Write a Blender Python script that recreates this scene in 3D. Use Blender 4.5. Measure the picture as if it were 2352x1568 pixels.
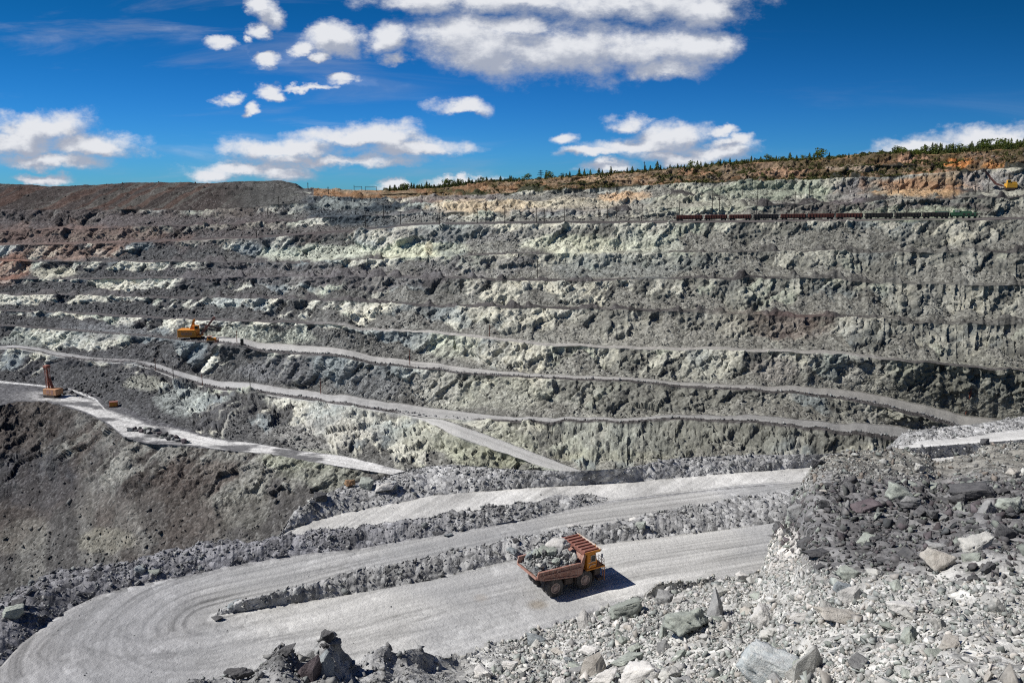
import bpy, bmesh, math, random, time
import numpy as np
from mathutils import Vector, Matrix, Euler
T0 = time.time()
R = math.radians
C = bpy.context.scene.collection
rng = np.random.default_rng(7)
random.seed(7)
for o in list(bpy.data.objects):
    bpy.data.objects.remove(o)

# ------------------------------------------------------------------ camera, sky, sun, exposure
CAMZ = 57.0                      # the lens stands 57 m above the haul road
FPX, PITCH, CX, CY = 1846.0, R(10.86), 1176.0, 784.0      # focal length and centre in units of a 2352 px wide picture
SP, CP = math.sin(PITCH), math.cos(PITCH)
cam = bpy.data.cameras.new('camera')
cam.sensor_width = 36.0
cam.lens = 36.0 * FPX / 2352.0
cam.clip_start = 0.5
cam.clip_end = 20000
camo = bpy.data.objects.new('camera', cam); C.objects.link(camo)
camo.location = (0, 0, CAMZ)
camo.rotation_euler = (R(90) - PITCH, 0, 0)
S = bpy.context.scene
S.camera = camo
S.cycles.use_denoising = False      # keep the grain of the stone
S.cycles.filter_width = 1.15
S.view_settings.view_transform = 'Standard'
S.view_settings.look = 'None'
S.view_settings.exposure = 0.2
S.view_settings.gamma = 1.0

SUN_EL, SUN_AZ = R(48), R(-95)   # azimuth measured from +Y towards +X: the sun stands to the left, a little ahead
sun_dir = Vector((math.sin(SUN_AZ) * math.cos(SUN_EL), math.cos(SUN_AZ) * math.cos(SUN_EL), math.sin(SUN_EL)))
sl = bpy.data.lights.new('sun', 'SUN'); sl.energy = 5.0; sl.angle = R(0.53); sl.color = (1.0, 0.965, 0.915)
so = bpy.data.objects.new('sun', sl); C.objects.link(so)
so.rotation_euler = (-sun_dir).to_track_quat('-Z', 'Y').to_euler()
so.location = (-300, 0, 400)

def px_dir(x, y):
    u, w = (x - CX) / FPX, (CY - y) / FPX
    return np.array([u, CP + w * SP, -SP + w * CP])

W = bpy.data.worlds.new('World'); S.world = W; W.use_nodes = True
nt = W.node_tree; nt.nodes.clear()
def N(nt, t, **kw):
    n = nt.nodes.new(t)
    for k, v in kw.items():
        if k == 'i':
            for a, b in v.items(): n.inputs[a].default_value = b
        else: setattr(n, k, v)
    return n
def L(nt, a, b): nt.links.new(a, b)

# clouds: lobes traced from the photograph (x, y, half width, half height, softness below)
LOBES = [(1110,105,165,72,1.25),(1290,120,210,82,1.25),(1480,120,170,62,1.2),(1615,112,85,42,1.2),(1180,60,150,32,1),(1530,160,110,32,1.4),
 (960,-8,130,34,1),(1180,2,190,34,1),(1450,12,270,48,1.2),(1620,25,100,34,1),
 (598,18,26,26,1),(624,44,36,28,1),(604,76,26,22,1),(575,92,14,10,1),(505,101,42,13,1),
 (772,92,72,34,1),(742,78,40,20,1),(888,92,52,38,1),(690,115,26,18,1),(738,128,24,9,1),(905,138,40,16,1),
 (614,139,40,15,1),(612,205,30,18,1),(632,222,34,16,1.3),(524,230,30,13,1),(590,258,22,13,1),(785,180,48,14,1),
 (1058,250,78,19,1.4),(700,200,60,8,1),
 (95,298,135,40,1.1),(215,335,110,34,1.4),(40,330,140,44,1.2),(100,372,130,24,1.4),(95,416,70,14,1),(-120,330,140,60,1),
 (810,322,200,26,1.5),(880,318,110,34,1.4),(960,345,120,24,1.3),(680,345,175,30,1.3),(760,368,210,20,1.2),(640,393,85,26,1),(560,390,130,18,1),(500,402,80,18,1),
 (1440,290,48,22,1.2),(1296,315,42,15,1),(1540,318,90,34,1),(1470,340,120,22,1),(1370,352,90,12,1),(1640,350,110,24,1),(1560,366,120,18,1),(1668,300,36,13,1),(1690,330,50,16,1),(1400,386,70,14,1),
 (1058,414,95,12,1),(905,430,50,12,1),(2120,342,110,26,1),(2290,322,200,30,1),(2480,316,200,40,1),(2130,360,150,24,1)]
ng = bpy.data.node_groups.new('cloud_field', 'ShaderNodeTree')
ng.interface.new_socket('P', in_out='INPUT', socket_type='NodeSocketVector')
ng.interface.new_socket('D', in_out='OUTPUT', socket_type='NodeSocketFloat')
gi, go = N(ng, 'NodeGroupInput'), N(ng, 'NodeGroupOutput')
nz = N(ng, 'ShaderNodeTexNoise', i={'Scale': 11.0, 'Detail': 12.0, 'Roughness': 0.66}); nz.noise_dimensions = '2D'
mp = N(ng, 'ShaderNodeVectorMath', operation='MULTIPLY'); mp.inputs[1].default_value = (1.0, 1.7, 1.0)
L(ng, gi.outputs[0], mp.inputs[0]); L(ng, mp.outputs[0], nz.inputs['Vector'])
nw = N(ng, 'ShaderNodeTexNoise', i={'Scale': 17.0, 'Detail': 5.0, 'Roughness': 0.6}); nw.noise_dimensions = '2D'
L(ng, mp.outputs[0], nw.inputs['Vector'])
wv = N(ng, 'ShaderNodeVectorMath', operation='MULTIPLY_ADD'); wv.inputs[1].default_value = (0.05, 0.03, 0); L(ng, nw.outputs['Color'], wv.inputs[0])
L(ng, gi.outputs[0], wv.inputs[2])
w2 = N(ng, 'ShaderNodeVectorMath', operation='ADD'); w2.inputs[1].default_value = (-0.025, -0.015, 0); L(ng, wv.outputs[0], w2.inputs[0])
prev = None
for (x, y, a, b, k) in LOBES:
    d = px_dir(x, y); u, v = d[0] / d[1], d[2] / d[1]
    a2, b2 = a / FPX * 1.12, b / FPX * 1.15
    q = N(ng, 'ShaderNodeVectorMath', operation='MULTIPLY_ADD')
    q.inputs[1].default_value = (1 / a2, 1 / b2, 0); q.inputs[2].default_value = (-u / a2, -v / b2, 0)
    L(ng, w2.outputs[0], q.inputs[0])
    src = q
    if k != 1:
        m = N(ng, 'ShaderNodeVectorMath', operation='MULTIPLY'); m.inputs[1].default_value = (1, k, 1); L(ng, q.outputs[0], m.inputs[0])
        src = N(ng, 'ShaderNodeVectorMath', operation='MINIMUM'); L(ng, q.outputs[0], src.inputs[0]); L(ng, m.outputs[0], src.inputs[1])
    ln = N(ng, 'ShaderNodeVectorMath', operation='LENGTH'); L(ng, src.outputs[0], ln.inputs[0])
    if prev is None: prev = ln.outputs['Value']
    else:
        mn = N(ng, 'ShaderNodeMath', operation='SMOOTH_MIN', i={2: 0.12}); L(ng, prev, mn.inputs[0]); L(ng, ln.outputs['Value'], mn.inputs[1]); prev = mn.outputs[0]
inv = N(ng, 'ShaderNodeMath', operation='SUBTRACT', i={0: 1.0}); L(ng, prev, inv.inputs[1])
cl = N(ng, 'ShaderNodeMath', operation='MAXIMUM', i={1: -1.5}); L(ng, inv.outputs[0], cl.inputs[0])
ad = N(ng, 'ShaderNodeMath', operation='MULTIPLY_ADD', i={1: 1.6, 2: -0.78}); L(ng, nz.outputs['Fac'], ad.inputs[0])
sm = N(ng, 'ShaderNodeMath', operation='ADD'); L(ng, cl.outputs[0], sm.inputs[0]); L(ng, ad.outputs[0], sm.inputs[1]); L(ng, sm.outputs[0], go.inputs[0])

tc = N(nt, 'ShaderNodeTexCoord')
sx = N(nt, 'ShaderNodeSeparateXYZ'); L(nt, tc.outputs['Generated'], sx.inputs[0])
ym = N(nt, 'ShaderNodeMath', operation='MAXIMUM', i={1: 0.05}); L(nt, sx.outputs['Y'], ym.inputs[0])
pu = N(nt, 'ShaderNodeMath', operation='DIVIDE'); L(nt, sx.outputs['X'], pu.inputs[0]); L(nt, ym.outputs[0], pu.inputs[1])
pv = N(nt, 'ShaderNodeMath', operation='DIVIDE'); L(nt, sx.outputs['Z'], pv.inputs[0]); L(nt, ym.outputs[0], pv.inputs[1])
pc = N(nt, 'ShaderNodeCombineXYZ'); L(nt, pu.outputs[0], pc.inputs[0]); L(nt, pv.outputs[0], pc.inputs[1])
g1 = N(nt, 'ShaderNodeGroup'); g1.node_tree = ng; L(nt, pc.outputs[0], g1.inputs[0])
of = N(nt, 'ShaderNodeVectorMath', operation='ADD'); of.inputs[1].default_value = (-0.008, 0.017, 0); L(nt, pc.outputs[0], of.inputs[0])
g2 = N(nt, 'ShaderNodeGroup'); g2.node_tree = ng; L(nt, of.outputs[0], g2.inputs[0])
cov = N(nt, 'ShaderNodeMapRange', interpolation_type='SMOOTHSTEP', i={1: -0.09, 2: 0.70}); L(nt, g1.outputs[0], cov.inputs[0])
df = N(nt, 'ShaderNodeMath', operation='SUBTRACT'); L(nt, g1.outputs[0], df.inputs[0]); L(nt, g2.outputs[0], df.inputs[1])
sh = N(nt, 'ShaderNodeMapRange', interpolation_type='SMOOTHSTEP', i={1: -0.26, 2: 0.56}); L(nt, df.outputs[0], sh.inputs[0])
cc = N(nt, 'ShaderNodeMix', data_type='RGBA'); L(nt, sh.outputs[0], cc.inputs[0])
cc.inputs[6].default_value = (6.6, 7.3, 9.0, 1); cc.inputs[7].default_value = (13.6, 13.9, 14.6, 1)
sky = N(nt, 'ShaderNodeTexSky', sky_type='NISHITA')
sky.sun_disc = False; sky.sun_elevation = SUN_EL; sky.sun_rotation = SUN_AZ
sky.air_density = 1.0; sky.dust_density = 0.0; sky.ozone_density = 3.0; sky.altitude = 1500
# a polarised, deep blue sky: saturate, and let it deepen with height and away from the sun
hs = N(nt, 'ShaderNodeHueSaturation', i={'Hue': 0.5, 'Saturation': 1.35, 'Value': 1.0}); L(nt, sky.outputs[0], hs.inputs['Color'])
tint = N(nt, 'ShaderNodeMix', data_type='RGBA', blend_type='MULTIPLY'); tint.inputs[0].default_value = 1.0
L(nt, hs.outputs[0], tint.inputs[6]); tg = N(nt, 'ShaderNodeMapRange', interpolation_type='SMOOTHSTEP', i={1: 0.0, 2: 0.26}); L(nt, pv.outputs[0], tg.inputs[0])
tm = N(nt, 'ShaderNodeMix', data_type='RGBA'); L(nt, tg.outputs[0], tm.inputs[0])
tm.inputs[6].default_value = (0.26, 0.90, 1.85, 1); tm.inputs[7].default_value = (0.09, 0.72, 1.04, 1)
ta = N(nt, 'ShaderNodeMapRange', i={1: -0.1, 2: 0.7, 3: 1.0, 4: 0.62}); L(nt, pu.outputs[0], ta.inputs[0])
tv = N(nt, 'ShaderNodeVectorMath', operation='SCALE'); L(nt, tm.outputs[2], tv.inputs[0]); L(nt, ta.outputs[0], tv.inputs['Scale']); L(nt, tv.outputs[0], tint.inputs[7])
# thin veils of high cloud
wm = N(nt, 'ShaderNodeMapping'); wm.inputs['Rotation'].default_value = (0, 0, R(-7)); wm.inputs['Scale'].default_value = (1.6, 11, 1); L(nt, pc.outputs[0], wm.inputs['Vector'])
wn_ = N(nt, 'ShaderNodeTexNoise', i={'Scale': 1.7, 'Detail': 7.0, 'Roughness': 0.6, 'Distortion': 0.5}); wn_.noise_dimensions = '2D'; L(nt, wm.outputs[0], wn_.inputs['Vector'])
wr = N(nt, 'ShaderNodeMapRange', interpolation_type='SMOOTHSTEP', i={1: 0.50, 2: 0.82, 3: 0.0, 4: 0.34}); L(nt, wn_.outputs['Fac'], wr.inputs[0])
wk = N(nt, 'ShaderNodeMapRange', i={1: 0.35, 2: -0.25, 3: 0.15, 4: 1.0}); L(nt, pu.outputs[0], wk.inputs[0])
wf = N(nt, 'ShaderNodeMath', operation='MULTIPLY'); L(nt, wr.outputs[0], wf.inputs[0]); L(nt, wk.outputs[0], wf.inputs[1])
cov0 = cov; cov = N(nt, 'ShaderNodeMath', operation='MAXIMUM'); L(nt, cov0.outputs[0], cov.inputs[0]); L(nt, wf.outputs[0], cov.inputs[1])
mx = N(nt, 'ShaderNodeMix', data_type='RGBA'); L(nt, cov.outputs[0], mx.inputs[0]); L(nt, tint.outputs[2], mx.inputs[6]); L(nt, cc.outputs[2], mx.inputs[7])
bg = N(nt, 'ShaderNodeBackground', i={'Strength': 0.05}); L(nt, mx.outputs[2], bg.inputs[0])
wo = N(nt, 'ShaderNodeOutputWorld'); L(nt, bg.outputs[0], wo.inputs[0])
W.cycles.sampling_method = 'MANUAL'; W.cycles.sample_map_resolution = 512

# ------------------------------------------------------------------ noise, mesh and material helpers
def _hash(ix, iy, iz, s):
    h = (ix.astype(np.uint32) * np.uint32(0x8da6b343)) ^ (iy.astype(np.uint32) * np.uint32(0xd8163841)) ^ (iz.astype(np.uint32) * np.uint32(0xcb1ab31f)) ^ np.uint32((s * 0x9e3779b1) & 0xffffffff)
    h ^= h >> np.uint32(13); h *= np.uint32(0x5bd1e995); h ^= h >> np.uint32(15); h *= np.uint32(0x27d4eb2d); h ^= h >> np.uint32(13)
    return h
def _hf(ix, iy, iz, s): return (_hash(ix, iy, iz, s) & np.uint32(0xffffff)).astype(np.float32) / np.float32(0xffffff)
def vnoise(p, s=0):
    p = p.astype(np.float32); i = np.floor(p); f = p - i; f = f * f * (3 - 2 * f); i = i.astype(np.int64)
    r = 0
    for dx in (0, 1):
        wx = f[:, 0] if dx else 1 - f[:, 0]
        for dy in (0, 1):
            wy = f[:, 1] if dy else 1 - f[:, 1]
            for dz in (0, 1):
                wz = f[:, 2] if dz else 1 - f[:, 2]
                r = r + wx * wy * wz * _hf(i[:, 0] + dx, i[:, 1] + dy, i[:, 2] + dz, s)
    return r
def fbm(p, o=4, s=0, gain=0.5):
    a, t, r = 1.0, 0.0, 0
    for k in range(o):
        r = r + a * vnoise(p * (2.03 ** k) + 17.3 * k, s + k); t += a; a *= gain
    return r / t
def n1(x, s=0, o=3, gain=.5):
    p = np.zeros((len(x), 3)); p[:, 0] = x; p[:, 1] = s * 7.7
    return fbm(p, o, s, gain)
def facet(p, s=0):
    """planar facets of broken rock: each Voronoi cell is a tilted plane"""
    p = p.astype(np.float32); b = np.floor(p - 0.5).astype(np.int64)
    best = np.full(len(p), 1e9, np.float32); off = np.zeros(len(p), np.float32); idv = np.zeros(len(p), np.float32)
    for dx in (0, 1):
        for dy in (0, 1):
            for dz in (0, 1):
                ix, iy, iz = b[:, 0] + dx, b[:, 1] + dy, b[:, 2] + dz
                d0 = p[:, 0] - (ix + .5 + (_hf(ix, iy, iz, s) - .5) * .9)
                d1 = p[:, 1] - (iy + .5 + (_hf(ix, iy, iz, s + 1) - .5) * .9)
                d2 = p[:, 2] - (iz + .5 + (_hf(ix, iy, iz, s + 2) - .5) * .9)
                dd = d0 * d0 + d1 * d1 + d2 * d2
                g = _hf(ix, iy, iz, s + 3)
                o_ = d0 * (_hf(ix, iy, iz, s + 4) - .5) * 2.2 + d1 * (_hf(ix, iy, iz, s + 5) - .5) * 2.2 + d2 * (_hf(ix, iy, iz, s + 6) - .5) * 2.2 + (g - .5) * .9
                m = dd < best
                best = np.where(m, dd, best); off = np.where(m, o_, off); idv = np.where(m, g, idv)
    return off, idv
def sstep(a, b, x):
    t = np.clip((x - a) / (b - a), 0, 1); return t * t * (3 - 2 * t)

def np_mesh(name, v, f, col=None, mats=(), mi=None, extra=None):
    me = bpy.data.meshes.new(name)
    n, k = f.shape
    me.vertices.add(len(v)); me.vertices.foreach_set('co', np.ascontiguousarray(v, np.float32).ravel())
    me.loops.add(n * k); me.loops.foreach_set('vertex_index', np.ascontiguousarray(f, np.int32).ravel())
    me.polygons.add(n); me.polygons.foreach_set('loop_start', np.arange(0, n * k, k, dtype=np.int32))
    if mi is not None: me.polygons.foreach_set('material_index', mi.astype(np.int32))
    me.update(calc_edges=True)
    if col is not None:
        c4 = np.ones((len(v), 4), np.float32); c4[:, :col.shape[1]] = col
        a = me.color_attributes.new('Col', 'FLOAT_COLOR', 'POINT'); a.data.foreach_set('color', c4.ravel())
    for m in mats: me.materials.append(m)
    return me
def link(me, name=None, parent=None):
    o = bpy.data.objects.new(name or me.name, me); C.objects.link(o)
    if parent is not None: o.parent = parent
    return o
def tag(o, label=None, cat=None, group=None, kind=None):
    for k, v in (('label', label), ('category', cat), ('group', group), ('kind', kind)):
        if v: o[k] = v
    return o

def new_mat(name, rough=0.9, spec=0.15):
    m = bpy.data.materials.new(name); m.use_nodes = True
    b = m.node_tree.nodes['Principled BSDF']; b.inputs['Roughness'].default_value = rough
    b.inputs['Specular IOR Level'].default_value = spec
    return m, m.node_tree, b
def rock_shader(name, scales=(0.32, 0.95), colour=True, amp=1.0, bump=1.0, alpha=True):
    """stone: the vertex colour (alpha = how broken the ground is) times blocky fragment speckle, with fragment bump"""
    m, t, b = new_mat(name, 0.93, 0.12)
    at = N(t, 'ShaderNodeAttribute', attribute_name='Col')
    ge = N(t, 'ShaderNodeNewGeometry')
    warp = N(t, 'ShaderNodeTexNoise', i={'Scale': 0.35, 'Detail': 3.0}); L(t, ge.outputs['Position'], warp.inputs['Vector'])
    wm = N(t, 'ShaderNodeVectorMath', operation='MULTIPLY_ADD'); wm.inputs[1].default_value = (2.2, 2.2, 2.2)
    L(t, warp.outputs['Color'], wm.inputs[0]); L(t, ge.outputs['Position'], wm.inputs[2])
    v1 = N(t, 'ShaderNodeTexVoronoi', i={'Scale': scales[0], 'Randomness': 1.0}); L(t, wm.outputs[0], v1.inputs['Vector'])
    v2 = N(t, 'ShaderNodeTexVoronoi', i={'Scale': scales[1], 'Randomness': 1.0}); L(t, wm.outputs[0], v2.inputs['Vector'])
    s1 = N(t, 'ShaderNodeSeparateColor'); L(t, v1.outputs['Color'], s1.inputs[0])
    s2 = N(t, 'ShaderNodeSeparateColor'); L(t, v2.outputs['Color'], s2.inputs[0])
    fine = N(t, 'ShaderNodeTexNoise', i={'Scale': 1.6, 'Detail': 6.0, 'Roughness': 0.7}); L(t, ge.outputs['Position'], fine.inputs['Vector'])
    big = N(t, 'ShaderNodeTexNoise', i={'Scale': 0.11, 'Detail': 5.0, 'Roughness': 0.65}); L(t, ge.outputs['Position'], big.inputs['Vector'])
    # brightness factor = 1 + alpha*(a*(r1-.5)+b*(r2-.5)) + c*(fine-.5) + d*(big-.5)
    def ma(x, mul, add):
        n = N(t, 'ShaderNodeMath', operation='MULTIPLY_ADD', i={1: mul}); L(t, x, n.inputs[0])
        if hasattr(add, 'is_linked'): L(t, add, n.inputs[2])
        else: n.inputs[2].default_value = add
        return n.outputs[0]
    k = ma(s1.outputs[0], 0.75 * amp, -0.375 * amp)
    k = ma(s2.outputs[0], 1.05 * amp, k); k = ma(s2.outputs[1], 0.0, k)
    kk = N(t, 'ShaderNodeMath', operation='MULTIPLY'); L(t, k, kk.inputs[0]); L(t, at.outputs['Alpha'], kk.inputs[1])
    gr = N(t, 'ShaderNodeMapRange', i={1: 0.05, 2: 0.45, 3: 0.2, 4: 1.0}); L(t, at.outputs['Alpha'], gr.inputs[0])
    gn = ma(fine.outputs['Fac'], 0.9, -0.45); gn = ma(big.outputs['Fac'], 0.7, gn)
    g2_ = N(t, 'ShaderNodeMath', operation='ADD', i={1: -0.35}); L(t, gn, g2_.inputs[0])
    g3_ = N(t, 'ShaderNodeMath', operation='MULTIPLY'); L(t, g2_.outputs[0], g3_.inputs[0]); L(t, gr.outputs[0], g3_.inputs[1])
    ks = N(t, 'ShaderNodeMath', operation='ADD'); L(t, g3_.outputs[0], ks.inputs[0]); L(t, kk.outputs[0], ks.inputs[1]); k = ks.outputs[0]
    k2 = N(t, 'ShaderNodeMath', operation='ADD', i={1: 1.0}); L(t, k, k2.inputs[0])
    kc = N(t, 'ShaderNodeMath', operation='MAXIMUM', i={1: 0.18}); L(t, k2.outputs[0], kc.inputs[0])
    ml = N(t, 'ShaderNodeVectorMath', operation='SCALE'); L(t, at.outputs['Color'], ml.inputs[0]); L(t, kc.outputs[0], ml.inputs['Scale'])
    # a few stones of another colour
    st = N(t, 'ShaderNodeMapRange', i={1: 0.86, 2: 0.9}); L(t, s2.outputs[2], st.inputs[0])
    sa = N(t, 'ShaderNodeMath', operation='MULTIPLY'); L(t, st.outputs[0], sa.inputs[0]); L(t, at.outputs['Alpha'], sa.inputs[1])
    sf = N(t, 'ShaderNodeMath', operation='MULTIPLY', i={1: 0.55}); L(t, sa.outputs[0], sf.inputs[0])
    mxx = N(t, 'ShaderNodeMix', data_type='RGBA'); L(t, sf.outputs[0], mxx.inputs[0]); L(t, ml.outputs[0], mxx.inputs[6]); lt = N(t, 'ShaderNodeVectorMath', operation='MULTIPLY_ADD'); lt.inputs[1].default_value = (2.3, 2.3, 2.3); lt.inputs[2].default_value = (.085, .088, .084); L(t, at.outputs['Color'], lt.inputs[0]); L(t, lt.outputs[0], mxx.inputs[7])
    L(t, mxx.outputs[2], b.inputs['Base Color'])
    # bump: fragments and grain
    h = N(t, 'ShaderNodeMath', operation='MULTIPLY', i={1: -1.6}); L(t, v1.outputs['Distance'], h.inputs[0])
    h2 = N(t, 'ShaderNodeMath', operation='MULTIPLY_ADD', i={1: -0.7}); L(t, v2.outputs['Distance'], h2.inputs[0]); L(t, h.outputs[0], h2.inputs[2])
    h3 = ma(s2.outputs[1], 0.5, h2.outputs[0])
    hm = N(t, 'ShaderNodeMath', operation='MULTIPLY'); L(t, h3, hm.inputs[0]); L(t, at.outputs['Alpha'], hm.inputs[1])
    h4 = ma(fine.outputs['Fac'], 0.55, hm.outputs[0])
    bp = N(t, 'ShaderNodeBump', i={'Strength': 0.85 * bump, 'Distance': 0.6}); L(t, h4, bp.inputs['Height']); L(t, bp.outputs[0], b.inputs['Normal'])
    return m
# ------------------------------------------------------------------ terrain: profiles of every bench, road and berm, near to far
NC = 1640
xs = np.linspace(-430, 2790, NC)
us = (xs - CX) / FPX
def sm(a, s=3):
    k = np.exp(-0.5 * (np.arange(-3 * s, 3 * s + 1) / s) ** 2); k /= k.sum()
    return np.convolve(np.pad(a, 3 * s, mode='edge'), k, 'valid')
def ip(tab, s=3):
    if np.isscalar(tab): return np.full(NC, float(tab))
    a = np.array(tab, float); r = np.interp(xs, a[:, 0], a[:, 1])
    return sm(r, s) if s else r
def q_of(y):                      # slope z/Y of the ray through height y
    w = (CY - y) / FPX
    return (-SP + w * CP) / (CP + w * SP)
def y_of(Y, z):
    q = z / Y; w = (q * CP + SP) / (CP - q * SP); return CY - FPX * w
ROW = {}; ORDER = []
def row(name, y=None, Y=None, z=None, s=3):
    if y is not None: y = ip(y, s)
    if Y is not None: Y = ip(Y, 6)
    if z is not None: z = ip(z, 6)
    if y is not None and Y is not None: z = q_of(y) * Y
    elif y is not None: Y = z / q_of(y)
    ROW[name] = [Y, z]; ORDER.append(name)
ROAD = -CAMZ
# the near bank of rubble the photographer stands on
row('A0', Y=12, z=-9)
row('A1', y=[(-430,2000),(400,1850),(700,1760),(2352,1740)], Y=[(400,46),(1000,50),(1430,46),(1800,36),(2200,29),(2790,27)])
row('A2', y=[(-430,1900),(0,1760),(380,1720),(430,1640),(700,1610),(1000,1590),(2352,1575)], Y=[(400,55),(755,62),(1000,66),(1430,62),(1800,50),(2200,40),(2790,38)])
row('C', y=[(-430,1850),(0,1700),(395,1640),(440,1568),(520,1541),(570,1536),(605,1508),(640,1477),(660,1479),(690,1500),(722,1490),(745,1462),(770,1462),(780,1480),(795,1502),(812,1530),(830,1526),(858,1502),(885,1491),(905,1507),(935,1491),(965,1492),(1000,1510),(1060,1506),(1100,1490),(1200,1458),(1280,1436),(1430,1390),(1600,1346),(1745,1318),(1765,1290),(1782,1228),(1800,1190),(1828,1150),(1848,1110),(1866,1062),(1890,1045),(1960,1034),(2060,1030),(2112,1036),(2150,1056),(2172,1055),(2200,1048),(2232,1040),(2262,1027),(2352,1015),(2790,1005)],
    Y=[(395,60),(560,66),(755,70),(812,72),(1000,78),(1100,84),(1280,97.2),(1430,102.3),(1600,108),(1745,112),(1790,113.5),(1870,118),(2100,127),(2352,135),(2790,140)], s=1)
ROW['C'][1] = np.maximum(ROW['C'][1], ROAD)
row('Cb', Y=0, z=ROAD); ROW['Cb'][0] = ROW['C'][0] + 0.6 + np.clip((ROW['C'][1] - ROAD) * 0.35, 0, 5)
# the hairpin: lower road, island berm, upper road, outer berm, second road, rubble edge
hi = ip([(480,0),(560,1.5),(700,1.9),(1700,2.1),(1850,2.2)])
row('I1', y=[(-430,1800),(0,1592),(50,1545),(150,1482),(300,1442),(480,1418),(540,1405),(700,1381),(860,1352),(1000,1328),(1160,1291),(1374,1250),(1562,1228),(1698,1211),(1793,1197),(1900,1180),(2790,1060)], z=ROAD, s=2)
row('I2', y=[(-430,1795),(0,1587),(50,1540),(150,1477),(300,1437),(480,1412),(540,1392),(640,1363),(745,1327),(834,1304),(915,1289),(1017,1268),(1119,1251),(1170,1236),(1272,1216),(1323,1207),(1433,1196),(1562,1167),(1664,1148),(1800,1126),(1900,1115),(2790,1020)], z=0, s=2)
ROW['I2'] = [(ROAD + hi) / q_of(y_of(ROW['I2'][0] + 1e-9, ROW['I2'][1])) if False else None, ROAD + hi]
_yI2 = ip([(-430,1795),(0,1587),(50,1540),(150,1477),(300,1437),(480,1412),(540,1392),(640,1363),(745,1327),(834,1304),(915,1289),(1017,1268),(1119,1251),(1170,1236),(1272,1216),(1323,1207),(1433,1196),(1562,1167),(1664,1148),(1800,1126),(1900,1115),(2790,1020)], 2)
_yI2 = _yI2 + (n1(xs / 17, 411, 4, .6) - .5) * 22 * np.clip(hi, 0, 1) + (n1(xs / 70, 412, 2) - .5) * 10 * np.clip(hi, 0, 1)
ROW['I2'][0] = ROW['I2'][1] / q_of(_yI2)
row('I3', Y=0, z=ROAD); ROW['I3'][0] = ROW['I2'][0] + 0.4 + hi * 1.2
hb = ip([(-430,2.4),(100,2.5),(500,2.1),(1000,1.9),(1200,1.5),(1320,.8),(1380,.05),(2790,.05)])
row('B1', y=[(-430,1640),(0,1530),(49,1476),(123,1420),(158,1397),(211,1372),(281,1350),(457,1314),(562,1293),(703,1272),(827,1258),(983,1232),(1100,1212),(1200,1195),(1300,1172),(1400,1150),(1500,1138),(1700,1118),(1868,1104),(2790,1010)], z=ROAD, s=2)
_yB2 = ip([(-430,1440),(0,1372),(57,1348),(134,1307),(214,1301),(318,1286),(340,1270),(375,1264),(497,1244),(574,1241),(707,1222),(784,1214),(900,1196),(1000,1180),(1100,1164),(1250,1144),(1340,1136),(1400,1146),(1500,1134),(1700,1114),(1868,1100),(2790,1006)], 2)
_yB2 = _yB2 + (n1(xs / 17, 413, 4, .6) - .5) * 20 * np.clip(hb, 0, 1)
row('B2', Y=0, z=ROAD); ROW['B2'] = [(ROAD + hb) / q_of(_yB2), ROAD + hb]
row('B3', Y=0, z=ROAD); ROW['B3'][0] = ROW['B2'][0] + 0.3 + hb * 1.25
row('E0', y=[(-430,1300),(600,1216),(680,1212),(720,1196),(800,1176),(900,1158),(1000,1136),(1200,1121),(1450,1107),(1600,1093),(1868,1072),(2790,1000)], z=ROAD, s=2)
row('E', y=[(-430,1400),(560,1230),(600,1212),(643,1186),(701,1160),(721,1144),(755,1133),(813,1104),(861,1102),(915,1085),(980,1070),(1031,1067),(1085,1070),(1187,1078),(1323,1082),(1433,1075),(1562,1050),(1732,1044),(1868,1044),(2790,980)], z=[(600,-56),(720,-54.5),(1100,-54),(1868,-54.5)], s=2)
# the ramp on the right and its berm
row('S1', Y=[(0,205),(1900,200),(2100,190),(2352,186)], z=[(0,-90),(1900,-82),(2000,-70),(2352,-64)])
row('S2', y=[(-430,1100),(1960,1100),(2040,1035),(2070,1024),(2130,1010),(2180,1007),(2250,997),(2352,984),(2790,940)], Y=[(0,215),(2100,210),(2352,212)], s=2)
row('S3', y=[(-430,1090),(1960,1090),(2040,1025),(2075,996),(2095,988),(2140,984),(2230,974),(2280,967),(2352,956),(2790,915)], Y=[(0,218),(2100,216),(2352,219)], s=2)
_m = ip([(-430,0),(1940,0),(2040,1)], 2)
for _n in ('S1','S2','S3'): ROW[_n][1] = np.where(_m > .02, ROW[_n][1], np.minimum(ROW[_n][1], -88))
# the deep pit floor, hidden behind the road, and the slope under the drilling bench
row('H1', Y=[(-430,215),(900,215),(1900,224),(2352,228)], z=[(-430,-195),(0,-190),(640,-160),(900,-140),(1500,-118),(2352,-110)])
row('H2', Y=[(-430,300),(0,302),(300,288),(640,290),(900,288),(1500,285),(2352,262)], z=[(-430,-196),(0,-187),(300,-162),(640,-143),(900,-132),(1500,-118),(2352,-108)])
row('D1', y=[(-430,935),(0,931),(41,921),(112,924),(153,934),(204,951),(251,975),(282,1004),(340,1019),(435,1024),(510,1033),(612,1043),(790,1073),(900,1090),(1000,1110),(2790,1110)], Y=0, s=2)
ROW['D1'][1] = ip([(-430,-114),(900,-114),(1200,-119),(2790,-112)]); ROW['D1'][0] = ROW['D1'][1] / q_of(ip([(-430,935),(0,931),(41,921),(112,924),(153,934),(204,951),(251,975),(282,1004),(340,1019),(435,1024),(510,1033),(612,1043),(790,1073),(900,1090),(1000,1110),(1400,1110),(2352,1150),(2790,1150)], 2))
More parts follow.
